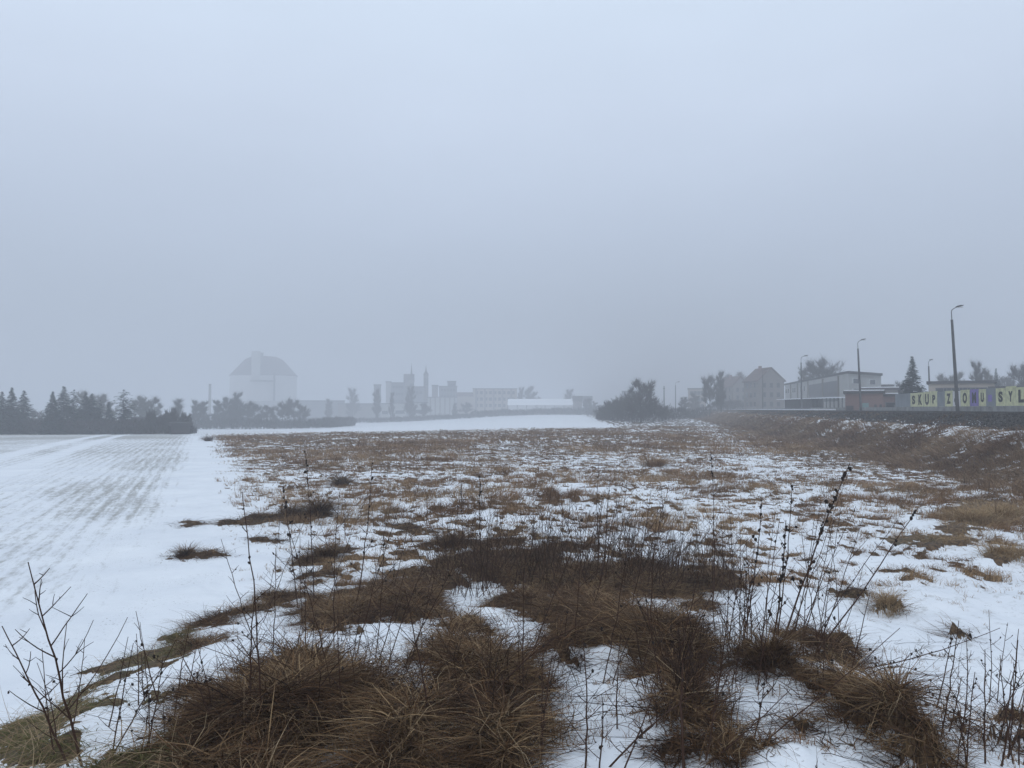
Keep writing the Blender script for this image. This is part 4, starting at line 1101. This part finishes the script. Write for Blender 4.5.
# long leaning grass on the railway bank
def slope_grass(n, per):
    Y = 14 * (260 / 14) ** RNG.uniform(0, 1, n); u = RNG.uniform(10.6, 15.7, n); u = np.where(RNG.random(n) < .10, RNG.uniform(15.5, 17.2, n), u)
    x = (u + .187 * Y) / .982; y = Y
    k = (fbm(x * .5, y * .9, 3, 400) > .42 + .12 * ss(13.5, 15.5, u)); x, y, u = x[k], y[k], u[k]; nc = len(x)
    I = np.repeat(np.arange(nc), per); N = len(I)
    s = .06 + .005 * y[I]
    bx = x[I] + RNG.normal(0, 1, N) * s; by = y[I] + RNG.normal(0, 1, N) * s
    base = np.stack([bx, by, H(bx, by) - .02], 1)
    A = math.pi + .4 + (fbm(x * .4, y * .4, 2, 411)[I] - .5) * 3 + RNG.normal(0, .5, N)
    L = RNG.uniform(.25, .6, N) * (.7 + .8 * fbm(x * .3, y * .3, 3, 420)[I]) * np.where(U(bx, by) > 15, .5, 1)
    W = np.maximum(.004, y[I] * .00050) * RNG.uniform(.6, 1.4, N)
    v, q = blades(base, A, L, W, RNG.uniform(.5, 1.4, N), RNG.uniform(-.9, .4, N), K=4)
    o = mesh_from('bank_grass', v, q, 4, M['slope_grass']); tag(o, 'long reddish brown grass leaning down the railway bank', 'grass', None, 'stuff')
slope_grass(11000, 12)

# ------------------------------------------------------------------ standing weeds and saplings: things of their own
def stem_curve(b, t, K=12, wob=.02, arch=0.0, rnd=random):
    b, t = np.array(b, float), np.array(t, float); L = np.linalg.norm(t - b)
    s = np.linspace(0, 1, K)
    P = b[None] * (1 - s[:, None]) + t[None] * s[:, None]
    ph = rnd.uniform(0, 6)
    off = wob * L * np.sin(s * math.pi * 1.0)[:, None] * np.array([[math.sin(ph), math.cos(ph) * .5, 0]])
    jit = np.array([[rnd.gauss(0, 1), rnd.gauss(0, 1), 0] for _ in range(K)]) * L * .0035
    P = P + off + jit * np.sin(s * math.pi)[:, None]
    P[:, 2] += arch * L * np.sin(s * math.pi)
    return P
def tube_obj(name, P, r0, r1, mat, parent, k=5):
    K = len(P); R = np.linspace(r0, r1, K)[None]
    v, q = tubes(P[None], R, k); return mesh_from(name, v, q, 4, mat, parent, smooth=True)
def blob(name, c, r, parent, rnd, long=1.4):
    bm = bmesh.new(); bmesh.ops.create_icosphere(bm, subdivisions=2, radius=r)
    for v in bm.verts:
        k = 1 + rnd.uniform(-.35, .35); v.co = Vector((v.co.x * k, v.co.y * k, v.co.z * k * long))
    me = bpy.data.meshes.new(name); bm.to_mesh(me); bm.free(); me.materials.append(M['seed'])
    o = bpy.data.objects.new(name, me); C.objects.link(o); o.parent = parent; o.location = tuple(c)
    o.rotation_euler = (rnd.uniform(-.6, .6), rnd.uniform(-.6, .6), rnd.uniform(0, 6)); return o
def weed(basepx, toppx, label, group=None, r=.0035, twigs=6, seeds=6, tl=.22, up=.9, side=0, arch=0.0, name='dead_weed', cat='weed', seed=1, seedr=.008, ddepth=0.0, sub=2, topseeds=0):
    rnd = random.Random(seed * 91 + int(basepx[0]))
    g = ground_at(*basepx) if len(basepx) == 2 else None
    top = pt(toppx[0], toppx[1], g[1] + ddepth)
    root = thing(name, label, cat, g, 0, group)
    r = r * 1.05; seedr = seedr * .75; seeds = int(seeds * 1.5)
    P = stem_curve((0, 0, -.04), top - g, wob=.02, arch=arch, rnd=rnd)
    L = np.linalg.norm(P[-1] - P[0])
    tube_obj('stem', P, r, r * .35, M['twig'], root)
    def at(s):
        f = s * (len(P) - 1); i = min(int(f), len(P) - 2); return P[i] * (1 - (f - i)) + P[i + 1] * (f - i)
    ends = []
    for i in range(twigs):
        s = .22 + .72 * (i + rnd.random() * .6) / max(twigs, 1)
        a = (0 if i % 2 else math.pi) + rnd.gauss(0, .7) if not side else (0 if side > 0 else math.pi) + rnd.gauss(0, .7)
        ln = tl * L * (1.15 - s) * rnd.uniform(.7, 1.4)
        d = np.array([math.cos(a), math.sin(a) * .8, up * rnd.uniform(.7, 1.3)]); d /= np.linalg.norm(d)
        q = at(s); e = q + d * ln
        Q = stem_curve(q, e, 6, .06, rnd=rnd); Q[:, 2] += np.linspace(0, 1, 6) ** 2 * ln * .15
        parts = [tubes(Q[None], np.linspace(r * .5, r * .22, 6)[None], 4)]
        for j in range(sub):
            f = rnd.uniform(.3, .85); w = Q[int(f * 5)]; aa = rnd.uniform(0, 6.28)
            dd = np.array([math.cos(aa), math.sin(aa), .7]) * ln * rnd.uniform(.15, .35)
            S = stem_curve(w, w + dd, 6, .05, rnd=rnd); parts.append(tubes(S[None], np.linspace(r * .3, r * .15, 6)[None], 4)); ends.append(S[-1])
        v, qq = merge(parts); mesh_from('twig', v, qq, 4, M['twig'], root, smooth=True); ends.append(Q[-1])
    for i in range(seeds):
        if ends and rnd.random() < .45: c = rnd.choice(ends)
        else: c = at(rnd.uniform(.35, 1))
        blob('seed_head', np.array(c) + np.array([rnd.gauss(0, seedr * .5), 0, rnd.gauss(0, seedr * .5)]), seedr * rnd.uniform(.4, 1.1), root, rnd)
    for i in range(topseeds):
        c = at(1 - i * .04 - rnd.random() * .03) + np.array([rnd.gauss(0, seedr * .7), rnd.gauss(0, seedr * .7), 0]); blob('seed_head', c, seedr * rnd.uniform(.45, 1.1), root, rnd, rnd.uniform(1.2, 2.2))
    return root
W_ = [  # base pixel, top pixel, label, keyword settings
    ((84, 766), (28, 562), 'tallest leafless sapling in the lower left corner, leaning left', dict(r=.0065, twigs=10, seeds=2, tl=.42, up=1.0, name='sapling', cat='sapling')),
    ((72, 764), (2, 626), 'leafless sapling in the lower left corner leaning hardest to the left', dict(r=.006, twigs=8, seeds=2, tl=.35, name='sapling', cat='sapling')),
    ((56, 760), (42, 648), 'short leafless sapling between the two leaning ones in the lower left', dict(r=.004, twigs=5, seeds=1, name='sapling', cat='sapling')),
    ((262, 752), (242, 492), 'long thin dark stalk left of the bottom grass mound, reaching up to the middle field', dict(r=.005, twigs=3, seeds=5, tl=.12, seedr=.006)),
    ((150, 745), (140, 622), 'slender grey stalk on the snow of the bank, left', dict(r=.003, twigs=3, seeds=1)),
    ((105, 757), (176, 640), 'thin weed leaning right across the lower left snow', dict(r=.004, twigs=5, seeds=4)),
    ((140, 766), (150, 690), 'small weed at the bottom edge between sapling and grass mound', dict(r=.0035, twigs=4, seeds=3)),
    ((165, 758), (163, 700), 'small upright weed at the bottom edge beside the grass mound', dict(r=.003, twigs=4, seeds=2)),
    ((298, 606), (283, 486), 'dark stalk with lumpy seed heads left of the tallest of the three middle stalks', dict(r=.0075, twigs=5, seeds=14, tl=.1, seedr=.019, topseeds=5)),
    ((314, 606), (305, 450), 'tallest thin stalk above the arched grass mound', dict(r=.007, twigs=5, seeds=10, tl=.08, seedr=.014, topseeds=3)),
    ((355, 612), (372, 462), 'long stalk leaning right above the arched grass mound', dict(r=.007, twigs=5, seeds=10, tl=.12, seedr=.015, topseeds=3)),
    ((330, 612), (272, 552), 'branching weed leaning left over the snow', dict(r=.0055, twigs=5, seeds=7, tl=.3, seedr=.013, topseeds=1)),
    ((268, 600), (279, 530), 'small weed left of the arched grass mound', dict(r=.004, twigs=3, seeds=2, tl=.2)),
    ((392, 600), (398, 540), 'fine spreading weed right above the arched grass mound', dict(r=.004, twigs=7, seeds=9, tl=.4, seedr=.010)),
    ((370, 600), (402, 555), 'low weed with hanging seeds beside the arched grass mound', dict(r=.004, twigs=5, seeds=7, tl=.3, seedr=.011)),
    ((462, 590), (461, 483), 'upright stalk at the left end of the brush thicket', dict(r=.006, twigs=6, seeds=8, tl=.14, seedr=.012)),
    ((484, 596), (480, 476), 'dark stalk with seed knobs at the left end of the brush thicket', dict(r=.007, twigs=6, seeds=10, tl=.1, seedr=.013, topseeds=2)),
    ((450, 588), (440, 498), 'thin stalk leaning left beside the brush thicket', dict(r=.005, twigs=4, seeds=3, tl=.2)),
    ((527, 575), (519, 488), 'thin pale stalk in the left part of the brush thicket', dict(r=.005, twigs=4, seeds=3, tl=.15)),
    ((599, 578), (599, 458), 'tallest dark stalk rising straight out of the brush thicket', dict(r=.007, twigs=6, seeds=7, tl=.09, seedr=.013)),
    ((604, 582), (610, 479), 'second tall stalk close right of the tallest one in the thicket', dict(r=.006, twigs=5, seeds=5, tl=.12, seedr=.012)),
    ((566, 578), (572, 484), 'stalk rising from the middle of the brush thicket', dict(r=.006, twigs=5, seeds=4, tl=.15)),
    ((580, 580), (580, 520), 'short stalk with one round black seed ball in the thicket', dict(r=.005, twigs=2, seeds=1, tl=.15, seedr=.026, topseeds=1)),
    ((636, 585), (668, 515), 'bent stalk leaning right in the right part of the thicket', dict(r=.0055, twigs=5, seeds=5, tl=.2)),
    ((668, 585), (694, 518), 'stalk leaning right at the right shoulder of the thicket', dict(r=.005, twigs=5, seeds=4, tl=.2)),
    ((655, 588), (694, 540), 'low arching stalk leaning right out of the thicket', dict(r=.004, twigs=5, seeds=4, tl=.25)),
    ((713, 600), (711, 452), 'solitary tall straight stalk with a dark tip right of the thicket', dict(r=.0075, twigs=5, seeds=9, tl=.07, seedr=.013, topseeds=4)),
    ((716, 598), (742, 528), 'thin stalk leaning right from the foot of the solitary tall one', dict(r=.004, twigs=4, seeds=6, tl=.2)),
    ((778, 655), (850, 463), 'tallest weed on the right, its tip thick with black seed heads', dict(r=.0075, twigs=3, seeds=10, tl=.06, seedr=.016, topseeds=10)),
    ((770, 660), (786, 520), 'dark stalk with seed knobs just left of the tallest right weed', dict(r=.007, twigs=5, seeds=16, tl=.1, seedr=.014)),
    ((776, 640), (792, 486), 'stalk bending right at its feathery top, left of the tallest right weed', dict(r=.006, twigs=5, seeds=10, tl=.14, seedr=.012, topseeds=2)),
    ((790, 648), (828, 506), 'thin stalk crossing behind the tallest right weed', dict(r=.005, twigs=4, seeds=9, tl=.12, seedr=.013)),
    ((800, 642), (856, 506), 'thin bare stalk leaning right beside the tallest right weed', dict(r=.0045, twigs=2, seeds=3, tl=.1)),
    ((808, 655), (918, 508), 'long stalk leaning far right above the open snow', dict(r=.0065, twigs=5, seeds=8, tl=.1, seedr=.012, topseeds=2)),
    ((806, 648), (898, 520), 'fainter stalk just under the long one leaning far right', dict(r=.0045, twigs=3, seeds=2, tl=.1)),
    ((742, 645), (762, 500), 'stalk standing left of the right weed cluster', dict(r=.006, twigs=6, seeds=10, tl=.13, seedr=.013)),
    ((752, 650), (748, 560), 'short bushy weed at the left foot of the right weed cluster', dict(r=.005, twigs=7, seeds=6, tl=.3, seedr=.011)),
    ((728, 652), (744, 562), 'short twiggy weed between thicket and right weed cluster', dict(r=.005, twigs=7, seeds=6, tl=.3)),
    ((820, 640), (835, 565), 'low feathery weed at the right foot of the weed cluster', dict(r=.004, twigs=8, seeds=6, tl=.35)),
    ((830, 662), (1000, 628), 'long bramble shoot arching right over the snow with small dried leaves', dict(r=.005, twigs=5, seeds=16, tl=.07, seedr=.010, arch=-.03, name='bramble_shoot', cat='bramble')),
    ((840, 690), (930, 676), 'short bramble shoot arching right below the long one', dict(r=.004, twigs=7, seeds=8, tl=.15, arch=.22, name='bramble_shoot', cat='bramble')),
    ((845, 705), (972, 706), 'thin bramble shoot hanging over the right slope of the grass mound', dict(r=.004, twigs=9, seeds=10, tl=.16, arch=.12, name='bramble_shoot', cat='bramble')),
    ((800, 690), (1023, 752), 'long bare bramble shoot running down to the lower right corner', dict(r=.006, twigs=4, seeds=3, tl=.1, arch=.10, ddepth=-1.0, name='bramble_shoot', cat='bramble')),
    ((600, 762), (700, 690), 'thick bare branch lying over the snow in the bottom centre', dict(r=.005, twigs=5, seeds=2, tl=.18, arch=.05, name='fallen_branch', cat='branch')),
    ((470, 720), (618, 615), 'long bare shoot arching over the snow hollow in the centre', dict(r=.005, twigs=5, seeds=2, tl=.15, arch=.12, name='bramble_shoot', cat='bramble')),
    ((745, 745), (900, 628), 'bare rod slanting up to the right from the bottom grass tuft', dict(r=.0038, twigs=4, seeds=1, tl=.12, name='sapling', cat='sapling')),
    ((690, 765), (790, 690), 'bare rod slanting right in front of the upright brush tuft', dict(r=.004, twigs=3, seeds=1, tl=.1, name='sapling', cat='sapling')),
    ((685, 768), (683, 660), 'stout dark upright rod in the brush tuft at the bottom centre', dict(r=.008, twigs=3, seeds=1, tl=.12, name='sapling', cat='sapling')),
    ((585, 765), (583, 640), 'straight dark stalk standing in the bottom centre snow', dict(r=.005, twigs=5, seeds=3, tl=.15)),
    ((540, 765), (552, 655), 'thin dark stalk at the left of the bottom centre snow', dict(r=.0045, twigs=5, seeds=3, tl=.15)),
    ((620, 765), (655, 690), 'short stalk leaning right in the bottom centre snow', dict(r=.0045, twigs=5, seeds=2, tl=.2)),
    ((985, 762), (985, 650), 'straight grey weed in the lower right corner', dict(r=.0045, twigs=7, seeds=6, tl=.22, seedr=.006)),
    ((1000, 766), (1018, 640), 'weed leaning out of frame at the lower right corner', dict(r=.0045, twigs=7, seeds=6, tl=.22, seedr=.006)),
    ((966, 762), (975, 672), 'thin twiggy weed left of the straight one in the lower right corner', dict(r=.004, twigs=8, seeds=5, tl=.25, seedr=.006)),
    ((955, 766), (968, 700), 'lowest twiggy weed at the lower right corner', dict(r=.003, twigs=8, seeds=3, tl=.3, seedr=.005)),
    ((1015, 762), (1000, 655), 'pale weed leaning left at the right edge of the bank', dict(r=.004, twigs=8, seeds=4, tl=.25, seedr=.006)),
    ((430, 745), (405, 590), 'long dark stalk rising from the bottom grass mound into the arched mound', dict(r=.005, twigs=4, seeds=2, tl=.12)),
    ((345, 745), (338, 640), 'dark stalk standing in front of the snow hollow at left', dict(r=.0045, twigs=5, seeds=2, tl=.2)),
    ((250, 735), (255, 590), 'dark knotty stalk over the left shoulder of the bottom grass mound', dict(r=.0055, twigs=8, seeds=4, tl=.22)),
    ((215, 738), (196, 640), 'thin weed on the left slope of the bottom grass mound', dict(r=.0035, twigs=7, seeds=4, tl=.3)),
]
for i, (b, t, lab, kw) in enumerate(W_): weed(b, t, lab, seed=i + 1, **kw)

# slim dark stalks all over the mats; nothing tells one from the next
AREAS = [(250, 480, 600, 700, 60, 170, 20, 'slim dark stalk on the arched grass mound left of centre'), (430, 740, 570, 600, 40, 115, 42, 'slim dark stalk standing in the brush thicket across the centre'),
         (520, 760, 620, 764, 50, 150, 32, 'slim dark stalk around the snow hollow at the bottom centre'), (725, 860, 625, 700, 60, 165, 20, 'slim dark stalk in the leaning weed cluster right of centre'),
         (935, 1022, 690, 766, 50, 120, 14, 'slim stalk in the twiggy clump at the lower right corner'), (60, 260, 690, 766, 40, 110, 12, 'slim stalk on the snow between the corner saplings and the bottom grass mound')]
k = 0
for (x0, x1, y0, y1, h0, h1, n, lab) in AREAS:
    for _ in range(n):
        px, py = random.uniform(x0, x1), random.uniform(y0, y1); hh = random.uniform(h0, h1); k += 1
        weed((px, py), (px + random.gauss(.12, .22) * hh, py - hh), lab, lab.replace('stalk', 'stalks', 1),
             r=.0042 if y1 > 620 else .0055, twigs=random.choice((3, 5, 7)), seeds=random.choice((0, 2, 4)), tl=random.uniform(.12, .35), seed=300 + k, seedr=.008, sub=1)
# weeds in the middle field: small, look alike
for i in range(34):
    px = random.uniform(250, 1000); py = random.uniform(462, 545)
    if px < 400: py = max(py, 480)
    hgt = random.uniform(10, 34) * (py - 420) / 90
    weed((px, py), (px + random.uniform(-5, 5), py - hgt), 'small dark dead weed in the %s of the snowy rough field' % ('left part' if px < 480 else 'middle' if px < 740 else 'right part'), 'small weeds in the rough field, %s' % ('left' if px < 480 else 'middle' if px < 740 else 'right'), r=.006, twigs=4, seeds=3, tl=.25, seed=100 + i, seedr=.010, sub=1)

# the tangled brush: one mass of thin stems
def brush(name, n, boxes, Lr, r, label, lean=.25, bend=.12, up=True, mat='twig'):
    P, R = [], []
    rnd = np.random.default_rng(n)
    for _ in range(n):
        x0, x1, y0, y1, ls = boxes[rnd.integers(len(boxes))]
        g = ground_at(rnd.uniform(x0, x1), rnd.uniform(y0, y1))
        L = rnd.uniform(*Lr) * ls
        a = rnd.uniform(0, 6.28)
        ln = abs(rnd.normal(0, lean))
        d = np.array([math.cos(a) * ln + .08, math.sin(a) * ln, 1.0]) if up else np.array([math.cos(a), math.sin(a) * .7, rnd.uniform(.0, .35)])
        d /= np.linalg.norm(d)
        K = 7; s = np.linspace(0, 1, K)[:, None]
        b = rnd.normal(0, bend, 3) * L; b[2] = -abs(b[2]) * (1 if up else .4)
        Q = g + np.array([0, 0, -.03]) + d * L * s + b * s ** 2 + rnd.normal(0, .004, (K, 3)) * L
        P.append(Q); R.append(np.linspace(r, r * .35, K) * rnd.uniform(.6, 1.3))
        for j in range(rnd.integers(1, 4)):
            i = rnd.integers(2, 6); aa = rnd.uniform(0, 6.28); l2 = L * rnd.uniform(.08, .25)
            e = np.array([math.cos(aa), math.sin(aa), rnd.uniform(.3, 1.3)]) * l2
            P.append(Q[i] + e * s + rnd.normal(0, .02, (K, 3)) * l2); R.append(np.linspace(r * .5, r * .25, K))
    P = np.array(P)
    P[..., 2] = np.maximum(P[..., 2], H(P[..., 0], P[..., 1]) - .03)
    v, q = tubes(P, np.array(R), 3); o = mesh_from(name, v, q, 4, M[mat], smooth=True); tag(o, label, 'brushwood', None, 'stuff')
brush('brushwood', 1000, [(430, 560, 560, 600, 1.0), (540, 680, 560, 596, 1.1), (620, 735, 570, 596, .8)], (.15, 1.2), .0044, 'dense thicket of thin dark stems behind the central grass mats', lean=.5, mat='brown_twig')
brush('brushwood', 900, [(240, 460, 640, 700, .8), (200, 520, 690, 760, .9), (440, 560, 620, 760, 1), (640, 740, 640, 740, .8), (720, 860, 640, 700, .7)], (.12, .58), .0032, 'tangle of fine twigs over the front grass mounds', lean=.9, bend=.25, mat='brown_twig')
brush('brushwood', 420, [(500, 700, 660, 760, 1), (680, 960, 640, 760, .9), (120, 330, 640, 760, .8), (270, 470, 600, 690, 1)], (.2, .7), .0026, 'fallen thin twigs and bramble lying over grass and snow', up=False, bend=.25)
brush('brushwood', 120, [(668, 708, 695, 725, 1), (672, 704, 650, 700, .7)], (.12, .36), .003, 'upright bundle of dry stems in the bottom centre', lean=.18)

# marked tussocks that stand out on their own
def tussock(px, py, w, h, label, mat='grass', n=500, lean=0.0):
    g = ground_at(px, py); rnd = np.random.default_rng(int(px * 3 + py)); sc = g[1] / F
    R_ = w * sc; x = g[0] + rnd.normal(0, .35, n) * R_; y = g[1] + rnd.normal(0, .5, n) * R_ * .8
    base = np.stack([x, y, H(x, y) - .01], 1)
    A = np.arctan2(y - g[1], x - g[0]) + rnd.normal(0, .6, n) + lean
    v, q = blades(base, A, rnd.uniform(.5, 1.3, n) * h * sc, np.maximum(.0025, g[1] * .00045) * rnd.uniform(.6, 1.4, n), rnd.uniform(.5, 1.5, n), rnd.uniform(-1.0, .6, n), K=4, rng=rnd)
    v = v - g
    o = mesh_from('grass_tussock', v, q, 4, M[mat]); o.location = tuple(g)
    tag(o, label, 'tussock', 'grass tussocks standing out of the snow')
for a in ((186, 556, 9, 15, 'small brown tussock with upright blades alone on the left snow'), (318, 516, 13, 26, 'dark brown tall tussock left of centre in the rough field', 'grass', 1100),
          (340, 486, 10, 18, 'brown tussock just behind the dark tall one'), (452, 546, 18, 16, 'rounded dark tussock above the big grass mats', 'grass', 700),
          (887, 612, 14, 24, 'lone pale tussock with wispy stems on the clean snow at right', 'gold_grass', 450), (962, 636, 8, 9, 'tiny tussock on the clean snow at far right', 'grass', 200),
          (1004, 558, 20, 18, 'flat brown tussock at the right edge', 'gold_grass', 700), (972, 522, 34, 17, 'golden tussock, left half of the bright pair at right', 'gold_grass', 1300),
          (1000, 518, 34, 16, 'golden tussock, right half of the bright pair at the right edge', 'gold_grass', 1300), (208, 441, 4, 8, 'dark little tussock at the corner where sown field and rough field meet', 'grass', 300),
          (290, 514, 14, 14, 'low tussock left of the dark tall one'), (325, 556, 20, 18, 'streaked tussock leaning right on the snow below the dark tall one', 'grass', 800),
          (178, 640, 14, 15, 'rounded olive tussock on the left edge of the bank', 'green_grass', 500), (186, 700, 14, 22, 'brown tussock in the snow of the left bank', 'grass', 700),
          (768, 676, 30, 40, 'thick brown tussock at the foot of the right weed cluster', 'grass', 1500), (730, 766, 22, 20, 'brown tussock cut by the bottom edge, centre right', 'grass', 700),
          (655, 466, 14, 16, 'pale brown tussock in the far middle of the rough field', 'field_grass', 500)):
    tussock(*a)
